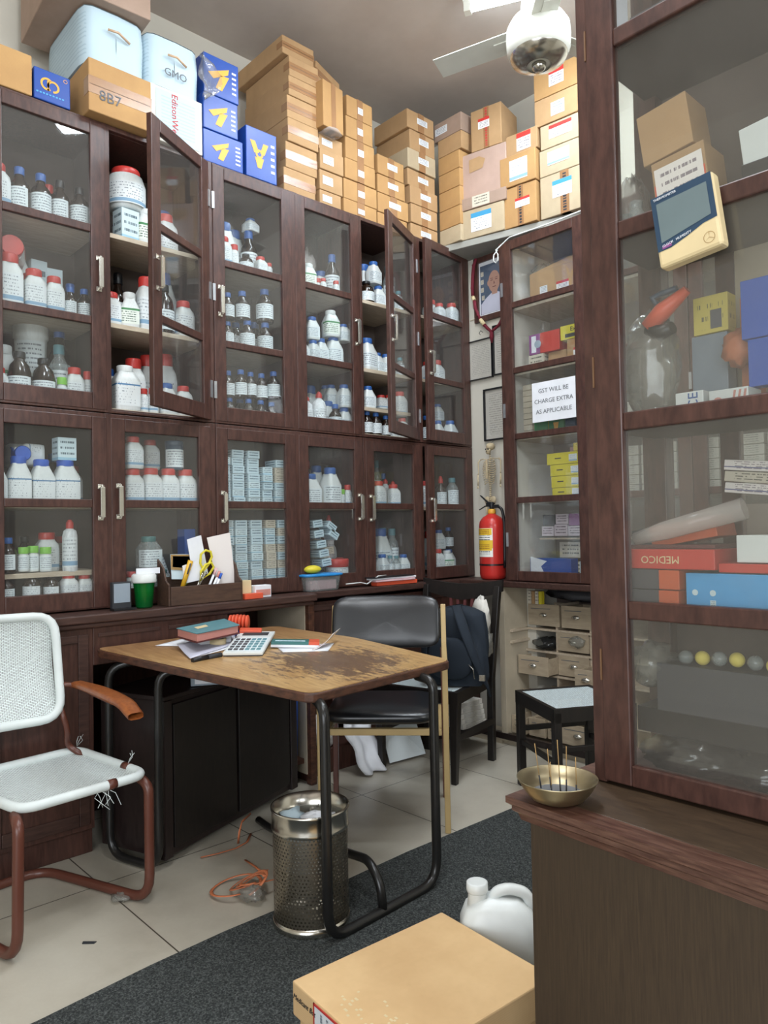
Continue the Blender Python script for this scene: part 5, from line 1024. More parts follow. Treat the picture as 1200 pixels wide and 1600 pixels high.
R1 = [p.lerp(rc_,.55) for p in R0]
for i in range(4):
    V = [g.b.verts.new(p+Vector((0,0,z))) for z in (.012,.026) for p in (R0[i],R0[(i+1)%4],R1[(i+1)%4],R1[i])]
    for q in ((3,2,1,0),(4,5,6,7),(0,1,5,4),(2,3,7,6)): g.face([V[k] for k in q])
obj('blue_rim', g, 'carton_royal', tr, .002)
sheet('folded_paper', 'large folded white paper at the middle of the table', [(-2.38,1.66),(-2.29,1.81),(-2.40,1.93),(-2.48,1.70)], .004)
sheet('folded_paper', 'raised pink-white leaf of folded paper beside the teal box', [(-2.33,1.76),(-2.345,1.88),(-2.43,1.99),(-2.37,1.80)], .006, 'manual_print', 'paper', .05)
o = item('small_packet', 'small teal packet with red end on the folded paper', -.095,.095,-.04,.04,0,.022,'teal_plastic'); o.location = (-2.445,1.765,tz(-2.44)+.006); o.rotation_euler = (0,.045,.9)
obj('red_end', MB().box(.055,.0965,-.041,.041,.003,.0225), 'orange_plastic', o); obj('panel', MB().quad((-.08,-.03,.0226),(.04,-.03,.0226),(.04,.0,.0226),(-.08,.0,.0226)), 'carton_print_b', o); obj('side', MB().box(-.0955,.0955,-.0412,-.039,.0,.010), 'paper_white', o)
# ---------------------------------------------------------------- on the ledge
o = item('pocket_diary', 'small grey-faced black box propped on the ledge, far left', -2.99,-2.965,1.232,1.312,.941,1.055,'ink_dark'); obj('face', MB().box(.0126,.0136,-.034,.034,.03,.108), 'grey_plastic', o); obj('foot', MB().box(.0,.04,-.045,.05,-.0,.008), 'black_plastic', o)
gt = thing('tumbler', 'green ribbed plastic tumbler with white lid on ledge', 'tumbler', (-2.975,1.372,.9415))
obj('cup', MB().lathe([(.032,0),(.034,.004),(.044,.105),(.046,.108)], seg=32), 'green_clear', gt); obj('lining', MB().lathe([(.029,.006),(.041,.104)], seg=24), 'green_print', gt)
obj('lid', MB().lathe([(.049,.105),(.051,.110),(.050,.135),(.044,.142)], seg=32), 'white_plastic', gt); obj('paper', MB().box(-.01,-.006,-.03,.075,.140,.165), 'paper_white', gt)
og = thing('desk_organiser', 'dark wooden desk organiser full of stationery', 'organiser')
y0, y1 = 1.470, 1.818
obj('front_panel', MB().box(-2.935,-2.926,y0,y1,.9412,1.022), 'organiser_wood', og, .002); obj('back_panel', MB().box(-3.03,-3.022,y0,y1,.9412,1.06), 'organiser_wood', og, .002); obj('base', MB().box(-3.022,-2.935,y0,y1,.9412,.949), 'organiser_wood', og)
for y in (y0-.008, y1): obj('side_panel', MB().poly([(-3.03,y,.9412),(-2.926,y,.9412),(-2.926,y,1.03),(-2.955,y,1.05),(-2.975,y,1.10),(-3.0,y,1.12),(-3.03,y,1.14)]), 'organiser_wood', og, 0, .008)
obj('divider', MB().box(-3.022,-2.935,1.66,1.666,.949,1.02), 'organiser_wood', og)
def stick(nm, label, px0, px1, r, mat, cat='pen', capm=None):
    a, b = Vector(px0), Vector(px1); o = thing(nm, label, cat, (0,0,0)); obj('barrel', MB().tube([a,a+(b-a)*.72], r, 10), mat, o); obj('cap', MB().tube([a+(b-a)*.72,b], r*1.12, 10), capm or mat, o); return o
def card(nm, label, pts, mat='paper_white', cat='paper'):
    return tag(obj(nm, MB().poly([Vector(p) for p in pts]), mat, None, 0, .002), label, cat)
card('paper_slip', 'tall white slip standing in the organiser left of scissors', [(-2.985, 1.606, 1.046), (-2.985, 1.68, 1.068), (-2.985, 1.647, 1.241), (-2.985, 1.578, 1.223)])
card('paper_slip', 'short white slip in front of the tall one in the organiser', [(-2.96, 1.549, 1.031), (-2.96, 1.643, 1.045), (-2.96, 1.625, 1.134), (-2.96, 1.541, 1.109)])
card('paper_sheet', 'large pale pink-white sheet standing at right end of the organiser', [(-2.985, 1.727, 1.01), (-2.985, 1.821, 1.012), (-2.985, 1.795, 1.25), (-2.985, 1.676, 1.229)], 'manual_print')
o = card('picture_card', 'orange-edged picture card at left of the organiser', [(-3, 1.51, 1.051), (-3, 1.608, 1.045), (-3, 1.61, 1.157), (-3, 1.505, 1.16)], 'carton_print_b', 'card'); obj('print', MB().poly([Vector(p) for p in [(-2.996, 1.514, 1.104), (-2.996, 1.6, 1.094), (-2.996, 1.601, 1.148), (-2.996, 1.515, 1.152)]]), 'sky_blue', o); obj('border', MB().poly([Vector(p) for p in [(-2.996, 1.506, 1.093), (-2.996, 1.607, 1.083), (-2.996, 1.608, 1.155), (-2.996, 1.505, 1.159)]]), 'cork', o)
ck = thing('utility_knife', 'yellow utility knife standing in the organiser', 'knife'); a, b = Vector((-2.95, 1.535, 1.015)), Vector((-2.95, 1.576, 1.13))
obj('handle', MB().tube([a,b], [.011,.013], 8, flat=.6), 'yellow_plastic', ck); obj('slider', MB().tube([a.lerp(b,.5)+Vector((.008,0,0)),a.lerp(b,.9)+Vector((.008,0,0))], .004, 6), 'box_charcoal', ck)
sc = thing('scissors', 'yellow-handled scissors standing in the organiser', 'scissors')
for nm, p_ in (('handle', [(-2.955, 1.641, 1.082), (-2.955, 1.625, 1.117), (-2.955, 1.629, 1.156), (-2.955, 1.652, 1.173), (-2.955, 1.677, 1.166), (-2.955, 1.683, 1.143), (-2.955, 1.666, 1.109)]),('handle', [(-2.95, 1.618, 1.038), (-2.95, 1.625, 1.08), (-2.95, 1.648, 1.11), (-2.95, 1.677, 1.117), (-2.95, 1.689, 1.097), (-2.95, 1.669, 1.069)])): obj(nm, MB().tube([Vector(q) for q in p_], .0055, 8, closed=True), 'bright_yellow', sc)
obj('blade', MB().tube([Vector(q) for q in [(-2.953, 1.64, 1.082), (-2.953, 1.601, 0.991)]], [.005,.003], 6, flat=.3), 'steel', sc); obj('blade', MB().tube([Vector(q) for q in [(-2.95, 1.618, 1.038), (-2.95, 1.592, 0.978)]], [.005,.003], 6, flat=.3), 'steel', sc)
stick('pen', 'white pen with pink clip, leftmost in front of the sheet', (-2.955, 1.655, 0.987), (-2.965, 1.711, 1.09), .0055, 'paper_white', capm='paper_pink'); stick('pen', 'white and red pen, middle of three beside the scissors', (-2.95, 1.671, 0.983), (-2.96, 1.724, 1.075), .0055, 'paper_white', capm='gum_pink'); stick('pen', 'white pen with blue cap, rightmost beside the scissors', (-2.95, 1.687, 0.982), (-2.955, 1.731, 1.066), .0055, 'paper_white', capm='bottle_blue'); stick('pen', 'grey pen leaning behind the scissors', (-2.965, 1.604, 0.99), (-2.975, 1.664, 1.074), .004, 'nickel')
stick('pencil', 'green pencil lying low in the organiser', (-2.975, 1.545, 1.014), (-2.978, 1.596, 1.05), .004, 'green_plastic', 'pencil')
item('orange_box', 'small orange-red box right of the organiser', -2.96,-2.92,1.832,1.93,.941,.966,'orange_plastic'); o = item('white_box', 'white box with red print beside the orange box', -3.0,-2.95,1.905,1.995,.941,.998,'paper_white'); obj('print', MB().quad((.0262,-.04,.010),(.0262,.04,.010),(.0262,.04,.038),(.0262,-.04,.038)), 'gum_pink', o)
item('cream_box', 'cream box at the foot of the tall sheet', -3.0,-2.965,1.832,1.895,.967-.026,1.025,'garland_cream')
lb = thing('lunch_box', 'clear plastic box with blue lid at the ledge corner', 'container', (-3.045,2.36,.9412))
obj('tub', MB().lathe([(.050,0),(.053,.003),(.060,.075)], seg=36, sq=6, mat=Matrix.Diagonal((.85,1.9,1,1)), cap=False), 'clear_plastic', lb); obj('base', MB().box(-.035,.035,-.09,.09,.001,.003), 'clear_plastic', lb)
obj('papers', MB().box(-.035,.035,-.085,.085,.006,.055), 'paper_pink', lb, .004)
obj('lid', MB().lathe([(.064,.074),(.066,.078),(.066,.086),(.058,.088)], seg=36, sq=6, mat=Matrix.Diagonal((.85,1.9,1,1))), 'cyan_plastic', lb)
tag(obj('sponge', MB().ball((-3.045,2.315,1.052), .035,.052,.021,16,10,.02), 'bright_yellow'), 'yellow sponge on the blue lid of the clear box', 'sponge')
for k, (a, b, z0, z1, m, nm) in enumerate(((2.72,3.02,.941,.962,'orange_plastic','orange-red book at the bottom of the ledge pile'),(2.70,3.0,.963,.973,'paper_pink','pink pad in the middle of the ledge pile'),(2.68,3.02,.974,.984,'paper_white','white magazine upper in the ledge pile'),(2.66,3.0,.985,.990,'black_plastic','black folder topmost in the ledge pile'))): item('book' if k < 3 else 'folder', nm, -3.042,-2.99+.01*(k%2), a, b, z0, z1, m, 'book' if k < 3 else 'folder', None, .03*(k-1.5))
tag(obj('white_cable', MB().tube([(-3.0,2.50,.966),(-2.995,2.60,.968),(-2.99,2.64,.958),(-2.99,2.72,.995),(-3.01,2.80,.996)], .003, 6), 'white_plastic'), 'white cable trailing across the ledge to the magazines', 'cable')
# ---------------------------------------------------------------- white woven tube chair
t = thing('woven_chair', 'white woven cane chair on bent brown tubes with wooden arm', 'chair')
P1, P2, P3, P4 = [Vector(p) for p in ((-2.365,.70,.437),(-2.405,1.11,.437),(-2.845,1.04,.445),(-2.80,.60,.445))]
obj('seat_rim', MB().tube(fillet([P4.lerp(P1,.5),P1,P2,P3,P4,P4.lerp(P1,.49)], .06), .0155, 12), 'cane_white', t)
for a, b in ((P1.lerp(P2,.66),P1.lerp(P2,.73)),(P2.lerp(P3,.22),P2.lerp(P3,.30))): obj('bare_patch', MB().tube([a,b], .0165, 12), 'brown_metal', t)
C4 = rounded([(p.x,p.y) for p in (P1,P2,P3,P4)], .06)
def sfn(u, v): q = (P1*(1-u)+P2*u)*(1-v)+(P4*(1-u)+P3*u)*v; q.z = .440-.012*math.sin(PI*u)*math.sin(PI*v); return q
g = MB(); g.grid(lambda u, v: sfn(.015+.97*u,.015+.97*v), 20, 20)
obj('seat_weave', g, 'cane_weave', t)
B1, B2, B3, B4 = [Vector(p) for p in ((-2.77,.50,.60),(-2.775,.962,.592),(-2.862,.968,.955),(-2.86,.50,.965))]
obj('back_rim', MB().tube(fillet([B1.lerp(B4,.5),B1,B2,B3,B4,B1.lerp(B4,.51)], .075), .0155, 12), 'cane_white', t)
g = MB(); g.grid(lambda u, v: (B1*(1-(.02+.96*u))+B2*(.02+.96*u))*(1-(.02+.96*v))+(B4*(1-(.02+.96*u))+B3*(.02+.96*u))*(.02+.96*v)+Vector((-.03*math.sin(PI*v),0,0)), 20, 20); obj('back_weave', g, 'cane_weave', t)
obj('leg_frame', MB().tube([P1+Vector((-.03,-.01,-.02)),Vector((-2.34,.685,.40)),Vector((-2.34,.68,.016)),Vector((-2.86,.56,.016)),Vector((-2.90,.93,.016)),Vector((-2.40,1.115,.016)),Vector((-2.40,1.115,.40)),P2+Vector((-.05,-.01,-.015))], .0165, 12, rnd=.085), 'brown_metal', t)
obj('back_tube', MB().tube([B2+Vector((-.01,0,.03)),Vector((-2.78,.985,.54)),Vector((-2.84,1.0,.47)),P3.lerp(P2,.15)+Vector((0,-.005,-.01))], .011, 10, rnd=.05), 'brown_metal', t)
obj('arm_tube', MB().tube([B2.lerp(B3,.32),Vector((-2.80,1.0,.700)),Vector((-2.78,1.03,.690)),Vector((-2.52,1.045,.672))], .0095, 10), 'brown_metal', t)
def afn(u, v):
    x = -2.795+.475*u; y = 1.025+.012*u; wv = .024+.010*math.sin(PI*u*.9); z = .700-.018*u+.010*math.sin(PI*u)-.022*max(0,u-.85)/.15
    c_, s_ = math.cos(2*PI*v), math.sin(2*PI*v); e = (abs(c_)**7+abs(s_)**7)**(-1/7)
    return Vector((x,y+wv*c_*e*.95,z+.011*s_*e))
obj('armrest', MB().grid(afn, 16, 12), 'arm_wood', t)
g = MB()
for k in range(7):
    p = P1.lerp(P2,.60+random.uniform(-.06,.10))+Vector((0,0,-.01)); g.tube([p,p+Vector((random.uniform(-.02,.03),random.uniform(-.03,.03),-.02)),p+Vector((random.uniform(-.01,.03),random.uniform(-.04,.04),-.035-random.uniform(0,.03)))], .0011, 4)
for q in ((P3,.0),(P2.lerp(P3,.25),0)):
    for k in range(3): p = q[0]+Vector((0,0,.012)); g.tube([p,p+Vector((random.uniform(-.01,.01),random.uniform(-.01,.02),.02)),p+Vector((random.uniform(-.02,.02),random.uniform(0,.03),.038))], .0011, 4)
obj('frayed_strands', g, 'cane_white', t)
# ---------------------------------------------------------------- black padded armchair with gold frame
t = thing('padded_chair', 'black padded office chair with gold-painted metal frame', 'chair', (-2.275,2.08,0), math.atan2(.68,.73))
def pad(cx, cy, cz, hx, hy, hz, e=3.2, cv=0, M4=None):
    def fn(u, v):
        a = 2*PI*u; b = -PI/2+PI*v; f = lambda q, n: math.copysign(abs(q)**(2/n), q)
        x = hx*f(math.cos(b),e)*f(math.cos(a),6); y = hy*f(math.cos(b),e)*f(math.sin(a),6); z = hz*f(math.sin(b),e)
        p = Vector((cx+x,cy+y,cz+z+cv*(x/hx)**2)); return M4 @ p if M4 else p
    return MB().grid(fn, 48, 20)
obj('seat_cushion', pad(-.01,.195,.468,.237,.225,.043,2.6), 'black_leather', t)
def bfn(u, v):
    a = 2*PI*u; b = -PI/2+PI*v; f = lambda q, n: math.copysign(abs(q)**(2/n), q)
    x = .258*f(math.cos(b),2.6)*f(math.cos(a),7); z = .122*f(math.cos(b),2.6)*f(math.sin(a),5); y = .028*f(math.sin(b),2.6)
    return Vector((-.012+x,.455+y+.12*z/.122*.3-.035*(1-(x/.25)**2)*-1,.808+z))
obj('backrest', MB().grid(bfn, 48, 20), 'black_leather', t)
obj('seat_rail', MB().box(-.245,.245,-.015,.012,.398,.425).box(-.245,-.22,.0,.42,.398,.425).box(.22,.245,.0,.42,.398,.425), 'cream_metal', t, .003)
for sx_ in (-1,1):
    X_ = sx_*.262; g = MB().box(X_-.012,X_+.012,-.018,.010,0,.70)
    obj('front_leg', g, 'cream_metal', t, .004)
    obj('arm_bar', MB().box(X_-.012,X_+.012,-.018,.44,.690,.712), 'cream_metal', t, .004)
    g = MB().extr([(-.012,-.012),(.012,-.012),(.012,.012),(-.012,.012)], (X_,.44,.69), (X_,.50,.885), up=Vector((0,1,0))); obj('back_post', g, 'cream_metal', t, .003)
    obj('rear_leg', MB().extr([(-.012,-.014),(.012,-.014),(.012,.014),(-.012,.014)], (X_*.98,.40,0), (X_*.98,.42,.69), up=Vector((0,1,0))), 'brown_metal', t, .003)
# ---------------------------------------------------------------- dark wooden dining chair
def netseat(t, pts, z, hole=.03):
    c_ = sum((Vector((p[0],p[1],0)) for p in pts), Vector())/4; P_ = [Vector((p[0],p[1],0)) for p in pts]; Q = [p+(c_-p).normalized()*hole*1.4 for p in P_]
    obj('seat_net', MB().grid(lambda u, v: (lambda q: Vector((q.x,q.y,z-.006*math.sin(PI*u)*math.sin(PI*v))))((Q[0]*(1-u)+Q[1]*u)*(1-v)+(Q[3]*(1-u)+Q[2]*u)*v), 8, 8), 'net_weave', t)
    g = MB()
    for i in range(4):
        a, b, c2, d2 = P_[i], P_[(i+1)%4], Q[(i+1)%4], Q[i]
        lo = [g.b.verts.new((p.x,p.y,z-.055)) for p in (a,b,c2,d2)]; hi = [g.b.verts.new((p.x,p.y,z+.004)) for p in (a,b,c2,d2)]
        g.face(lo[::-1]); g.face(hi)
        for k in range(4): g.face([lo[k],lo[(k+1)%4],hi[(k+1)%4],hi[k]])
    obj('seat_frame', g, 'black_wood', t)
t = thing('dining_chair', 'black-brown wooden dining chair with pale net seat, holding the backpack', 'chair', (-2.645,2.635,0), math.radians(12.6))
netseat(t, [(-.25,-.0),(.25,0),(.205,.44),(-.205,.44)], .446)
for sx_ in (-1,1):
    g = MB(); V = [g.b.verts.new(p) for p in ((sx_*.25-sx_*.035-.014,.005,0),(sx_*.215+.014,.005,0),(sx_*.215+.014,.033,0),(sx_*.215-.014,.033,0),(sx_*.225-.024,.0,.40),(sx_*.225+.024,.0,.40),(sx_*.225+.024,.045,.40),(sx_*.225-.024,.045,.40))]
    for i in ((3,2,1,0),(4,5,6,7),(0,1,5,4),(1,2,6,5),(2,3,7,6),(3,0,4,7)): g.face([V[k] for k in i])
    obj('front_leg', g, 'black_wood', t, .003)
    obj('back_post', MB().extr([(-.018,-.018),(.018,-.018),(.018,.018),(-.018,.018)], (sx_*.20,.455,0), (sx_*.205,.455,.45), up=Vector((0,1,0))).extr([(-.018,-.018),(.018,-.018),(.018,.018),(-.018,.018)], (sx_*.205,.455,.44), (sx_*.225,.52,.93), up=Vector((0,1,0))), 'black_wood', t, .003)
    obj('side_rail', MB().box(sx_*.215-.01,sx_*.215+.01,.04,.44,.20,.23), 'black_wood', t)
g = MB(); N = 16
def crest(u): x = -.25+.5*u; return x, .965-.028*math.sin(PI*u), .90-.0*u+.055*(1-abs(2*u-1))**.7*-1
for i in range(N):
    x0, t0, b0 = crest(i/N); x1, t1, b1 = crest((i+1)/N); V = [g.b.verts.new(p) for p in ((x0,.515,b0),(x1,.515,b1),(x1,.540,b1),(x0,.540,b0),(x0,.522,t0),(x1,.522,t1),(x1,.547,t1),(x0,.547,t0))]
    for q in ((3,2,1,0),(4,5,6,7),(0,1,5,4),(2,3,7,6)): g.face([V[k] for k in q])
    if i == 0: g.face([V[k] for k in (3,0,4,7)])
    if i == N-1: g.face([V[k] for k in (1,2,6,5)])
obj('crest_rail', g, 'black_wood', t)
for k in range(4): x = -.06+.04*k; obj('back_slat', MB().extr([(-.008,-.006),(.008,-.006),(.008,.006),(-.008,.006)], (x*.7,.475,.52), (x*1.15,.525,.87), up=Vector((0,1,0))), 'spine_brown', t)
obj('lower_rail', MB().box(-.20,.20,.462,.482,.50,.535), 'black_wood', t, .002)
# backpack on the chair
bp = thing('backpack', 'dark navy backpack slumped on the dining chair seat', 'backpack', (-2.56,2.86,.452), math.radians(25))
def pack(u, v):
    a = 2*PI*u; c_, s_ = math.cos(a), math.sin(a); e = (abs(c_)**3.2+abs(s_)**3.2)**(-1/3.2); w_ = (.165-.035*v**2)*math.sin(min(1,(1-v)*9+.02)*PI/2)*min(1,.86+v*2); dp = (.075-.025*v)*math.sin(min(1,(1-v)*7+.02)*PI/2)
    return Vector((w_*c_*e+.006*math.sin(9*a+7*v)+.01*v, dp*s_*e+.008*math.sin(5*a+11*v)+.05*v, .40*v-.02*math.sin(PI*v)*math.cos(3*a)*.3))
g = MB().grid(pack, 40, 20); g.poly([pack(k/40,0) for k in range(40)]); obj('body', g, 'navy_cloth', bp)
obj('front_pocket', pad(.0,-.085,.14,.115,.035,.105,2.6), 'navy_cloth', bp)
obj('strap', MB().tube([(.02,-.035,.40),(.07,-.09,.30),(.12,-.10,.17),(.155,-.07,.06),(.17,-.02,.0),(.18,0,-.06)], [.028,.03,.026,.016,.010,.008], 8, flat=.3), 'navy_cloth', bp)
obj('strap', MB().tube([(-.10,-.03,.39),(-.13,-.10,.28),(-.14,-.10,.10),(-.15,-.05,.02)], [.022,.026,.02,.012], 8, flat=.3), 'navy_cloth', bp)
obj('buckle', MB().box(.145,.175,-.09,-.075,.035,.065), 'nickel', bp, .002); obj('webbing', MB().tube([(.10,-.115,.12),(.125,-.12,.10),(.13,-.115,.05)], .004, 6, flat=.4), 'nickel', bp)
def crumple(nm, label, c_, r, mat, cat, jit=.22, seg=16, rings=10): return tag(obj(nm, MB().ball(c_, r[0], r[1], r[2], seg, rings, jit), mat), label, cat)
o = crumple('printed_bag', 'white printed plastic bag hung behind the backpack', (-2.524, 3.03, 0.784), (.05,.03,.09), 'newsprint', 'bag', .25)
o = crumple('plastic_bag', 'translucent grey bag bulging right of the backpack', (-2.507, 3.03, 0.641), (.045,.05,.075), 'poly_film', 'bag', .2)
for k in range(5): item('newspaper', '%s newspaper in the heap under the dining chair' % ['lowest','second','middle','fourth','topmost'][k], -.13,.13,-.10,.10,0,.028,'newsprint','newspaper','newspapers under the dining chair').location = (-2.735+.01*k,3.20-.01*k,.068+.029*k) if False else (-2.86,3.20-.008*k,.13+.03*k)
obj('low_shelf', MB().box(-3.0,-2.71,3.02,3.34,.09,.125), 'dark_wood', bpy.data.objects['base_cupboard'])
# stool
t = thing('net_stool', 'black wooden stool with pale blue net seat', 'stool', (-2.23,2.92,0), math.radians(-29.5))
netseat(t, [(0,0),(.42,0),(.42,.40),(0,.40)], .45, .022)
for x, y in ((.018,.018),(.402,.018),(.402,.382),(.018,.382)): obj('leg', MB().box(x-.018,x+.018,y-.018,y+.018,0,.44), 'black_wood', t, .003)
for a in ((.02,.40,.010,.026),(.02,.40,.374,.39)): obj('stretcher', MB().box(a[0],a[1],a[2],a[3],.20,.225), 'black_wood', t, .002)
for a in ((.010,.026,.02,.38),(.394,.41,.02,.38)): obj('stretcher', MB().box(a[0],a[1],a[2],a[3],.26,.285), 'black_wood', t, .002)
# waste bin
t = thing('waste_bin', 'perforated steel waste bin with crumpled paper, by the table leg', 'bin', (-1.925,1.437,.009))
obj('wall', MB().lathe([(.119,.012),(.120,.30)], seg=64, cap=False), 'perforated_steel', t); obj('solid_band', MB().lathe([(.122,0),(.124,.01),(.1205,.026),(.1195,.026),(.1195,.01),(0,.008)], seg=64, cap=False), 'steel', t)
obj('rim_band', MB().lathe([(.1215,.298),(.125,.302),(.1225,.309),(.1225,.352),(.126,.358),(.126,.365),(.120,.365),(.1185,.30)], seg=64, cap=False), 'steel', t)
for k, (x, y, z, r, m) in enumerate(((.03,.0,.325,.05,'paper_white'),(-.05,-.03,.325,.045,'wrap_print'),(.05,.05,.315,.04,'paper_white'),(-.03,.06,.315,.045,'poly_film'),(.02,-.06,.30,.05,'label_plain'),(.06,-.04,.31,.03,'paper_white'))):
    o = crumple('crumpled_paper', '%s inside the steel bin' % ['large white paper ball','bluish crumpled wrapper','white paper ball at the back','clear crumpled wrapper','printed crumpled slip','small white paper ball'][k], (0,0,0), (r,r*.9,r*.6), m, 'waste', .3, 10, 8); o.location = (-1.925+x,1.437+y,z)
tag(obj('bin_liner', MB().grid(lambda u, v: Vector((-1.925+(.113+.002*math.sin(40*u))*math.cos(2*PI*u),1.437+(.113+.002*math.sin(31*u))*math.sin(2*PI*u),.20+.13*v)), 48, 6), 'poly_film'), 'thin plastic liner inside the steel bin', 'liner')
# carton and can on the floor
F = Vector((-1.467,1.556,0)); L_ = Vector((-1.505,1.061,0)); dr = (L_-F); bw = dr.length
t = thing('shallow_carton', 'large shallow tan lidded carton lying in the foreground', 'box', (F.x,F.y,.008), math.atan2(dr.y,dr.x))
obj('body', MB().box(.012,bw-.012,.012,.385,0,.142), 'cardboard_light', t, .004); obj('lid', MB().box(0,bw,0,.397,.065,.147), 'cardboard_light', t, .004)
obj('label', MB().quad((bw+.0015,.10,.135),(bw+.0015,.10,.075),(bw+.0015,.22,.075),(bw+.0015,.22,.135)), 'label_box', t); g = MB().box(bw,bw+.0022,.095,.225,.135,.140).box(bw,bw+.0022,.095,.10,.07,.14); obj('label_edge', g, 'ink_red', t)
text('handwriting', 'Medicant Bot', .018, basis((bw+.0022,.055,.115),(0,1,0),(0,0,1)), 'ink_dark', t, shear=.3)
g = MB()
for k in range(26): a_ = random.uniform(.36,.47); b_ = random.uniform(.12,.30); g.box(a_,a_+.006,b_,b_+random.uniform(.004,.012),.147,.1473)
obj('scuff', g, 'garland_cream', t)
t = thing('jerry_can', 'white plastic jerry can behind the shallow carton', 'can', (-1.345,1.66,.008), math.atan2(.68,.73))
obj('body', MB().lathe([(.104,0),(.11,.01),(.108,.13),(.092,.17),(.055,.195),(.0,.198)], seg=32, sq=5, mat=Matrix.Diagonal((1.0,.62,1,1))), 'white_plastic', t)
obj('neck', MB().lathe([(.030,.16),(.026,.205),(.026,.212)], (-.058,0,0), 20), 'white_plastic', t); obj('cap', MB().lathe([(.029,.210),(.031,.215),(.030,.236),(.026,.238)], (-.058,0,0), 24), 'white_plastic', t)
obj('handle', MB().tube([(-.015,0,.175),(-.008,0,.208),(.03,0,.220),(.08,0,.208),(.098,0,.15)], .016, 10, rnd=.02), 'white_plastic', t)
# orange straps, scraps on the floor
g = MB()
def loop(cx, cy, r, z, a0, a1, tilt, n=20): return [Vector((cx+r*math.cos(a), cy+r*math.sin(a), max(.004,z+tilt*math.sin(a*1.3)))) for a in [a0+(a1-a0)*k/n for k in range(n+1)]]
st = thing('packing_strap', 'tangle of orange packing straps on the tiles beside the bin', 'strap')
for a in ((-2.27,1.37,.085,.018,0,5.9,.012),(-2.24,1.40,.06,.03,1,6.6,.02),(-2.22,1.43,.06,.035,2,7.2,.02),(-2.20,1.39,.05,.055,0,5,.02),(-2.18,1.38,.04,.065,1,6,.01)): obj('strap', MB().tube(loop(*a), .0062, 6, flat=.3), 'strap_orange', st)
tag(obj('packing_strap', MB().tube([Vector(p)+Vector((0,0,.006)) for p in [(-2.592, 1.411, 0), (-2.575, 1.474, 0), (-2.566, 1.548, 0), (-2.584, 1.612, 0), (-2.643, 1.668, 0)]], .005, 6, flat=.3), 'strap_orange'), 'orange strap piece lying flat left of the tangle', 'strap')
tag(obj('packing_strap', MB().tube([Vector(p) for p in [(-2.602, 1.582, 0.004), (-2.575, 1.572, 0.06), (-2.613, 1.608, 0.08), (-2.708, 1.71, 0.06)]], .0045, 6, flat=.3), 'strap_orange'), 'orange strap arching up against the table stretcher', 'strap')
tag(obj('packing_strap', MB().tube([Vector(p)+Vector((0,0,.006)) for p in [(-2.451, 1.52, 0), (-2.379, 1.516, 0), (-2.315, 1.508, 0)]], .005, 6, flat=.3), 'strap_orange'), 'short orange strap end just above the tangle', 'strap')
crumple('plastic_wrapper', 'crumpled clear plastic wrapper in the strap tangle', (-2.175,1.375,.028), (.05,.04,.022), 'poly_film', 'wrapper', .3)
crumple('plastic_wrapper', 'crumpled clear scrap under the white chair leg', (-2.50,1.06,.012), (.035,.03,.012), 'poly_film', 'wrapper', .35, 12, 6)
tag(obj('paper_scrap', MB().prism([(-2.79,1.44),(-2.77,1.46),(-2.765,1.445),(-2.78,1.43)], .001, .006), 'paper_white'), 'tiny white scrap on the floor by the pedestal', 'scrap')
tag(obj('dark_scrap', MB().prism([(-2.33,.865),(-2.30,.895),(-2.295,.885),(-2.32,.858)], .0005, .003), 'ink_dark'), 'tiny dark scrap on the tile near the white chair', 'scrap')
# bags spilling from the low shelf
def drape(u, v):
    return Vector((-2.995+.16*v**1.5+.02*math.sin(9*u), 2.44+.20*u-.06*(u-.4)*v+.012*math.sin(13*v), .30-.29*v+.03*math.sin(6*u)*(1-v)))
tag(obj('carrier_bag', MB().grid(drape, 16, 14), 'paper_white', None, 0, .003), 'white carrier bag spilling onto the floor behind the black chair', 'bag')
crumple('carrier_bag', 'white bag with red print stuffed in the low shelf', (-3.10,2.40,.20), (.07,.09,.08), 'label_red', 'bag', .2)
tag(obj('paper_sheet', MB().poly([(-2.965,2.66,.30),(-2.99,2.95,.26),(-2.86,2.93,.012),(-2.88,2.68,.012)]), 'label_plain', None, 0, .003), 'pale sheet leaning against the base behind the dining chair', 'sheet')
# papers under the white chair
tag(obj('folder', MB().box(-3.0,-2.985,.62,.80,.0,.28), 'label_green', None, .002), 'x', 'folder') if False else None
# ---------------------------------------------------------------- big display cabinet at right
t = thing('counter_base', 'wide brown laminate counter base in the right foreground', 'counter', (0,0,0))
RB = Matrix.Translation((-.869,1.101,0)) @ Matrix.Rotation(-.053,4,'Z')
obj('body', MB().box(.028,1.5,.035,.62,0,.705,RB), 'laminate_brown', t, .003)
obj('counter_top', MB().box(.05,1.5,.05,.62,.735,.7502,RB), 'counter_top_wood', t, .002)
prof = [(0,.0),(.0,-.012),(.008,-.018),(.008,-.026),(.016,-.032),(.020,-.044),(.05,-.046),(.05,.0)]
g = MB(); pr = [(q, .750+z) for q, z in prof]
for side in (0,1):
    if side == 0: A = [g.b.verts.new(RB @ Vector((q,q,z))) for q, z in pr]; B = [g.b.verts.new(RB @ Vector((1.5,q,z))) for q, z in pr]
    else: A = [g.b.verts.new(RB @ Vector((q,q,z))) for q, z in pr]; B = [g.b.verts.new(RB @ Vector((q,.62,z))) for q, z in pr]
    for i in range(len(pr)): g.face([A[i],A[(i+1)%len(pr)],B[(i+1)%len(pr)],B[i]])
    g.face(B)
obj('moulding', g, 'moulding_wood', t)
rc = thing('display_cabinet', 'tall dark glazed display cabinet standing on the counter at right', 'display cabinet')
YC, XL, YB = 1.285, -.795, 1.545
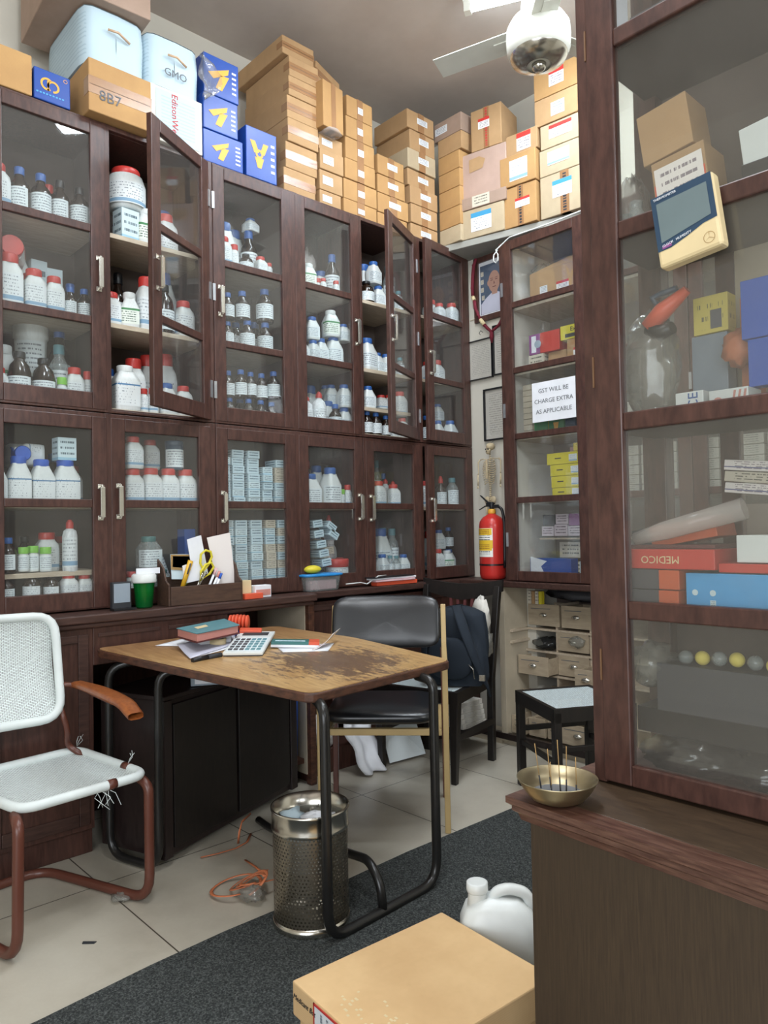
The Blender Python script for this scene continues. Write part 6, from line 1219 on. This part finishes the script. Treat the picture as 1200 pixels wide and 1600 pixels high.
mb = MB().box(XL,XL+.026,YC+.004,YC+.05,.752,2.62).box(XL,.55,YC+.004,YC+.05,2.56,2.62).box(XL,.55,YC+.02,YB,.752,.772).box(XL,.55,YC+.02,YB,2.60,2.62)
obj('carcass', mb, 'frame_wood', rc, .002)
obj('rear_post', MB().box(XL,XL+.052,YB-.03,YB+.01,.772,2.60), 'frame_wood', rc, .002)
for z in (1.447,): pass
for z, m in ((1.088,'dark_wood'),(1.447,'dark_wood'),(1.815,'dark_wood'),(2.19,'dark_wood')): obj('shelf', MB().box(XL+.026,.55,YC+.012,YB,z-.012,z), m, rc, .001)
obj('side_glass', MB().box(XL+.008,XL+.011,YC+.05,YB-.03,.78,2.58), 'pane_glass', rc)
obj('back_panel', MB().box(XL+.052,.55,YB,YB+.01,1.82,2.6), 'inside_dark', rc); obj('back_panel', MB().box(-.60,.55,YB,YB+.01,1.447,1.82), 'panel_cream', rc); obj('back_panel', MB().box(XL+.052,.55,YB,YB+.01,.772,1.088), 'inside_dark', rc)
obj('back_glass', MB().box(XL+.052,.55,YB+.002,YB+.005,1.088,1.82), 'pane_glass', rc)
obj('back_stile', MB().box(-.64,-.60,YB,YB+.02,1.088,1.82), 'frame_wood', rc, .002)
door(rc, 0, .60, .757, 2.56, [1.088,1.447,1.815,2.19], None, face=Matrix.Translation((-.772,YC,0)) @ Matrix.Rotation(-PI/2,4,'Z'), fw=.058, brail=.04, rail=.04, glass='dusty_glass')
door(rc, 0, .60, .757, 2.56, [1.088,1.447,1.815,2.19], None, face=Matrix.Translation((-.170,YC,0)) @ Matrix.Rotation(-PI/2,4,'Z'), fw=.058, brail=.04, rail=.04, glass='dusty_glass')
for z in (.98,1.55,2.2): obj('hinge', MB().box(-.7735,-.7705,YC-.002,YC+.002,z-.03,z+.03), 'brass', rc)
# gadget hanging on the front
gd = thing('wall_thermometer', 'tilted blue and cream digital thermometer stuck on the cabinet glass', 'thermometer', (-.566,1.262,1.775), 0); gd.rotation_euler = (0,-.12,0)
obj('case', MB().box(-.056,.056,-.012,.018,-.066,.066), 'case_cream', gd, .006); obj('front', MB().poly([(-.054,-.0125,.064),(-.054,-.0125,-.036),(-.03,-.0125,-.036),(0,-.0125,-.028),(.03,-.0125,-.018),(.054,-.0125,-.016),(.054,-.0125,.064)]), 'navy_plastic', gd)
obj('display', MB().quad((-.045,-.0132,-.022),(.045,-.0132,-.008),(.045,-.0132,.050),(-.045,-.0132,.050)), 'display_grey', gd); obj('badge', MB().quad((-.045,-.0132,-.034),(-.028,-.0132,-.033),(-.028,-.0132,-.027),(-.045,-.0132,-.028)), 'lilac_pink', gd)
text('lettering', 'THERMOMETER', .006, basis((-.028,-.0134,.058),(1,0,0),(0,0,1)), 'paper_white', gd); text('lettering', 'CLOCK   HUMIDITY', .006, basis((-.018,-.0134,-.026),(1,.0,.12),(-.12,0,1)), 'paper_white', gd)
g = MB(); 
for k in range(16):
    t0, t1 = 2*PI*k/16, 2*PI*(k+1)/16; g.quad(*[(.036+q*math.cos(tt),-.0128,-.046+q*math.sin(tt)) for q, tt in ((.009,t0),(.010,t0),(.010,t1),(.009,t1))])
for tt in (1.57,3.66,5.76): g.quad((.036,-.0128,-.0455),(.036+.009*math.cos(tt)+.001,-.0128,-.046+.009*math.sin(tt)),(.036+.009*math.cos(tt),-.0128,-.0465+.009*math.sin(tt)),(.036,-.0128,-.0465))
obj('emblem', g, 'cork', gd)
def ib(nm, label, x0, x1, z0, z1, mat, y0=1.33, y1=1.45, ry=0, cat='box', rz=0, **k):
    o = obj(nm, MB().box(-(x1-x0)/2,(x1-x0)/2,-(y1-y0)/2,(y1-y0)/2,0,z1-z0), mat, None, .0015); o.location = ((x0+x1)/2,(y0+y1)/2,z0); o.rotation_euler = (0,ry,rz); return tag(o, label, cat)
ib('kraft_box', 'plain tan box on top of the labelled one in display cabinet', -.672,-.575,1.935,2.035,'cardboard',1.315,1.40,-.13)
o = ib('kraft_box', 'tan box wrapped with a printed white leaflet, display cabinet', -.645,-.545,1.817,1.932,'cardboard',1.312,1.40,-.10); obj('leaflet', MB().quad((-.045,-.0452,.01),(.045,-.0452,.01),(.045,-.0452,.10),(-.045,-.0452,.10)), 'manual_print', o)
obj('edge', MB().box(-.0475,-.045,-.0455,-.0445,.01,.07).box(.045,.0475,-.0455,-.0445,.01,.07), 'orange_plastic', o)
ib('white_box', 'white box standing upright on the upper cabinet shelf', -.50,-.42,1.875,1.945,'white_plastic',1.34,1.42,-.1); ib('dark_tray', 'dark tray under the white box', -.50,-.36,1.817,1.873,'black_plastic',1.33,1.44,0)
for k, (x, h) in enumerate(((-.722,.04),(-.700,.06))): tag(obj('lens_bottle', MB().lathe([(.016,0),(.017,h*.6),(.012,h*.75),(.013,h)], (x,1.335,1.817), 16), 'clear_plastic'), '%s little dark-capped bottle in the cabinet corner' % ['shorter','taller'][k], 'bottle')
ib('dark_box', 'dark box on the highest cabinet shelf in view', -.70,-.58,2.192,2.24,'box_charcoal'); ib('white_folder', 'white folder edge at left on the highest cabinet shelf', -.765,-.74,2.192,2.50,'paper_white',1.34,1.40)
crumple('poly_bag', 'crumpled clear bag in the upper left cabinet corner', (-.755,1.44,1.90), (.018,.06,.075), 'wrap_film', 'bag', .2)
# middle compartment
crumple('poly_bag', 'big crumpled clear bag holding an orange tool, middle cabinet shelf', (-.705,1.39,1.56), (.055,.05,.105), 'poly_film', 'bag', .16, 24, 16)
og_ = thing('orange_grip', 'orange and black hand tool poking out of the clear bag', 'tool', (-.665,1.36,1.655)); obj('handle', MB().tube([(-.03,0,-.02),(.0,0,.005),(.05,0,.035)], [.016,.018,.009], 10), 'orange_plastic', og_); obj('body', MB().tube([(-.03,0,-.02),(-.005,.005,-.035),(.02,.0,-.03)], [.015,.016,.012], 10), 'black_plastic', og_); obj('tip', MB().tube([(-.01,0,.02),(-.02,0,.036),(0,0,.040),(.03,0,.043)], .006, 8), 'navy_plastic', og_)
o = ib('yellow_carton', 'yellow carton with barcode hung at the back of the cabinet', -.650,-.582,1.625,1.70,'carton_yellow',1.46,1.50); obj('barcode', MB().quad((.0,-.0205,.008),(.022,-.0205,.008),(.022,-.0205,.045),(.0,-.0205,.045)), 'ink_grey', o)
ib('support_box', 'grey box under the yellow carton', -.655,-.585,1.449,1.623,'grey_plastic',1.46,1.50)
o = ib('white_carton', 'white carton lettered ICE on the middle cabinet shelf', -.630,-.578,1.449,1.492,'white_plastic',1.33,1.39); text('lettering', 'ICE', .026, basis((.008,-.0305,.022),(0,0,1),(-1,0,0)), 'ink_blue', o)
o = ib('pink_carton', 'white carton with pink print right of the ICE carton', -.568,-.50,1.449,1.487,'white_plastic',1.33,1.39); g = MB()
for k in range(3): g.quad((.006+.009*k,-.0305,.012),(.010+.009*k,-.0305,.012),(.014+.009*k,-.0305,.034),(.010+.009*k,-.0305,.034))
obj('print', g, 'gum_pink', o); obj('flower', MB().lathe([(.009,0),(.009,.0006)], seg=12, mat=Matrix.Translation((-.018,-.0306,.016)) @ Matrix.Rotation(PI/2,4,'X')), 'gum_pink', o)
ib('blue_packet', 'blue packet at far right of the middle shelf, upper', -.520,-.46,1.575,1.68,'bottle_blue',1.36,1.39); ib('blue_packet', 'blue packet at far right of the middle shelf, lower', -.51,-.45,1.489,1.573,'bottle_blue',1.36,1.39); crumple('orange_bag', 'orange-tinted wrapped item beside the blue packets', (-.545,1.42,1.575), (.03,.03,.035), 'strap_orange', 'packet', .2); ib('orange_box', 'tall orange box behind the blue packets', -.56,-.53,1.449,1.68,'strap_orange',1.46,1.5)
ib('back_shelf_panel', 'long pale board lying at back of the middle shelf', -.56,-.40,1.449,1.53,'panel_cream',1.45,1.52) if False else None
# lower compartment
o = ib('medico_box', 'red box lettered MEDICO turned upside down', -.742,-.562,1.166,1.203,'box_red',1.32,1.42); text('lettering', 'MEDICO', .020, basis((-.012,-.0508,.018),(-1,0,0),(0,0,-1)), 'garland_cream', o)
ib('red_box', 'thin red box beneath the upside-down lettered one, right side', -.59,-.46,1.163,1.178,'box_red',1.34,1.44) if False else None
o = ib('orange_book', 'charcoal-spined orange box, lower of two at left', -.742,-.63,1.090,1.126,'box_orange',1.32,1.42); obj('spine', MB().box(-.0565,.018,-.0507,.0,-.0,.0363), 'box_charcoal', o)
o = ib('orange_book', 'charcoal-spined orange box, upper of two at left', -.742,-.628,1.128,1.164,'box_orange',1.32,1.42); obj('spine', MB().box(-.0575,.018,-.0507,.0,-.0,.0363), 'box_charcoal', o)
o = ib('blue_carton', 'bright blue carton with white symbols in the cabinet', -.618,-.46,1.090,1.160,'sky_blue',1.325,1.42)
g = MB().lathe([(.0055,0),(.0055,.0005)], seg=14, mat=Matrix.Translation((-.062,-.0478,.035)) @ Matrix.Rotation(PI/2,4,'X')).lathe([(.0055,0),(.0055,.0005)], seg=14, mat=Matrix.Translation((-.030,-.0478,.035)) @ Matrix.Rotation(PI/2,4,'X')).box(-.035,-.025,-.0481,-.0475,.010,.022); obj('symbol', g, 'carton_print_b', o)
o = ib('orange_box', 'orange box with charcoal end lying tilted on the red box', -.735,-.575,1.212,1.252,'box_orange',1.36,1.46,-.18,rz=.05); obj('end', MB().box(-.0805,-.045,-.0507,.0507,-.0,.0405), 'box_charcoal', o)
ib('red_slab', 'dark red thin slab under the tilted orange box', -.735,-.565,1.204,1.211,'spine_brown',1.33,1.45)
tag(obj('wrapped_roll', MB().tube([(-.72,1.335,1.222),(-.66,1.335,1.238),(-.52,1.35,1.275)], [.012,.018,.02], 12), 'wrap_film'), 'clear wrapped roll lying across the lettered box', 'roll')
o = ib('white_box', 'white teal-edged box at right edge, lower compartment', -.530,-.46,1.180,1.228,'white_plastic',1.335,1.40); ib('dark_slab', 'dark slab carrying the white teal-edged box', -.56,-.45,1.162,1.178,'box_red',1.33,1.42)
for k in range(3): ib('flat_box', '%s flat white box in the slanted pile at right' % ['lowest','middle','top'][k], -.60,-.44,1.30+.022*k,1.32+.022*k,'manual_print' if k != 1 else 'carton_cream',1.46,1.53,.12)
ib('support_block', 'grey carton holding up the slanted pile', -.56,-.46,1.09,1.285,'inside_cream',1.46,1.53)
# bottom compartment: wrapped packs and beads
crumple('wrapped_pack', 'clear crumpled wrapper at left under the bead string', (-.715,1.38,.975), (.045,.05,.038), 'poly_film', 'pack', .25, 24, 14)
for k in range(7):
    x = -.645+.0315*k; tag(obj('ball', MB().ball((x,1.375,1.002-.002*abs(k-3)), .0135,None,None,16,10), 'carton_yellow' if k%2 else 'clear_plastic'), ('%s yellow ball of the bead string' % ['','first','','second','','third',''][k]) if k%2 else '%s clear ball of the bead string' % ['leftmost','','second','','third','','rightmost'][k], 'ball', 'balls in a row in the cabinet')
ib('dark_pack', 'dark flat pack carrying the row of balls', -.69,-.43,.895,.985,'box_charcoal',1.345,1.44); ib('dark_pack', 'lower dark flat pack in the bottom compartment', -.74,-.43,.845,.893,'black_plastic',1.36,1.46)
crumple('wrapped_pack', 'dark pack in shiny crumpled film at cabinet bottom', (-.640,1.375,.812), (.09,.06,.036), 'dark_film', 'pack', .14, 40, 20); crumple('wrapped_pack', 'second shiny film pack at right of cabinet bottom', (-.50,1.38,.808), (.06,.055,.03), 'dark_film', 'pack', .16, 30, 18); ib('base_pack', 'grey pack lying below the dark flat packs', -.73,-.44,.774,.843,'box_charcoal',1.46,1.53)
# bowl with incense sticks
bw_ = thing('incense_bowl', 'bronze-coloured metal bowl on the counter edge', 'bowl', (-.782,1.142,.751))
def bprof(s_): return [(.030*s_,0),(.048*s_,.008),(.062*s_,.024),(.071*s_,.040),(.073*s_,.043)]
obj('bowl', MB().lathe(bprof(1)+[(.0705,.0425),(.060,.026),(.045,.011),(.0,.006)], seg=48, cap=False), 'bronze_bowl', bw_); obj('ash', MB().lathe([(.0,.016),(.03,.0155),(.048,.0145)], seg=24, cap=False), 'ink_grey', bw_)
for k, (x, y, dx, dy, h) in enumerate(((-.035,.0,-.010,-.004,.085),(-.022,.012,-.006,.0,.075),(-.004,-.012,-.004,.003,.06),(.004,.004,-.006,.002,.098),(.012,.010,.001,.002,.088),(.032,.012,.0,.0,.072))):
    s_ = thing('incense_stick', '%s of the six incense sticks in the bowl' % ['leftmost','second from left','third from left, shortest','fourth from left, tallest','fifth from left','rightmost'][k], 'incense', (-.782+x,1.142+y,.762)); obj('burnt_end', MB().tube([(0,0,0),(dx*.35,dy*.35,h*.32)], .0014, 6), 'ink_dark', s_); obj('stick', MB().tube([(dx*.35,dy*.35,h*.32),(dx,dy,h)], .0008, 6), 'cork', s_)
# ---------------------------------------------------------------- tidy: put each group's empty at the base of its thing
for o in list(C.objects):
    if o.type == 'EMPTY' and o.parent is None and o.location.length < 1e-6 and o.children:
        pts = []
        for c_ in o.children:
            if c_.type == 'MESH': pts += [v.co for v in c_.data.vertices]
        b = Vector(((min(p.x for p in pts)+max(p.x for p in pts))/2, (min(p.y for p in pts)+max(p.y for p in pts))/2, min(p.z for p in pts)))
        o.location = b
        for c_ in o.children: c_.location = c_.location-b
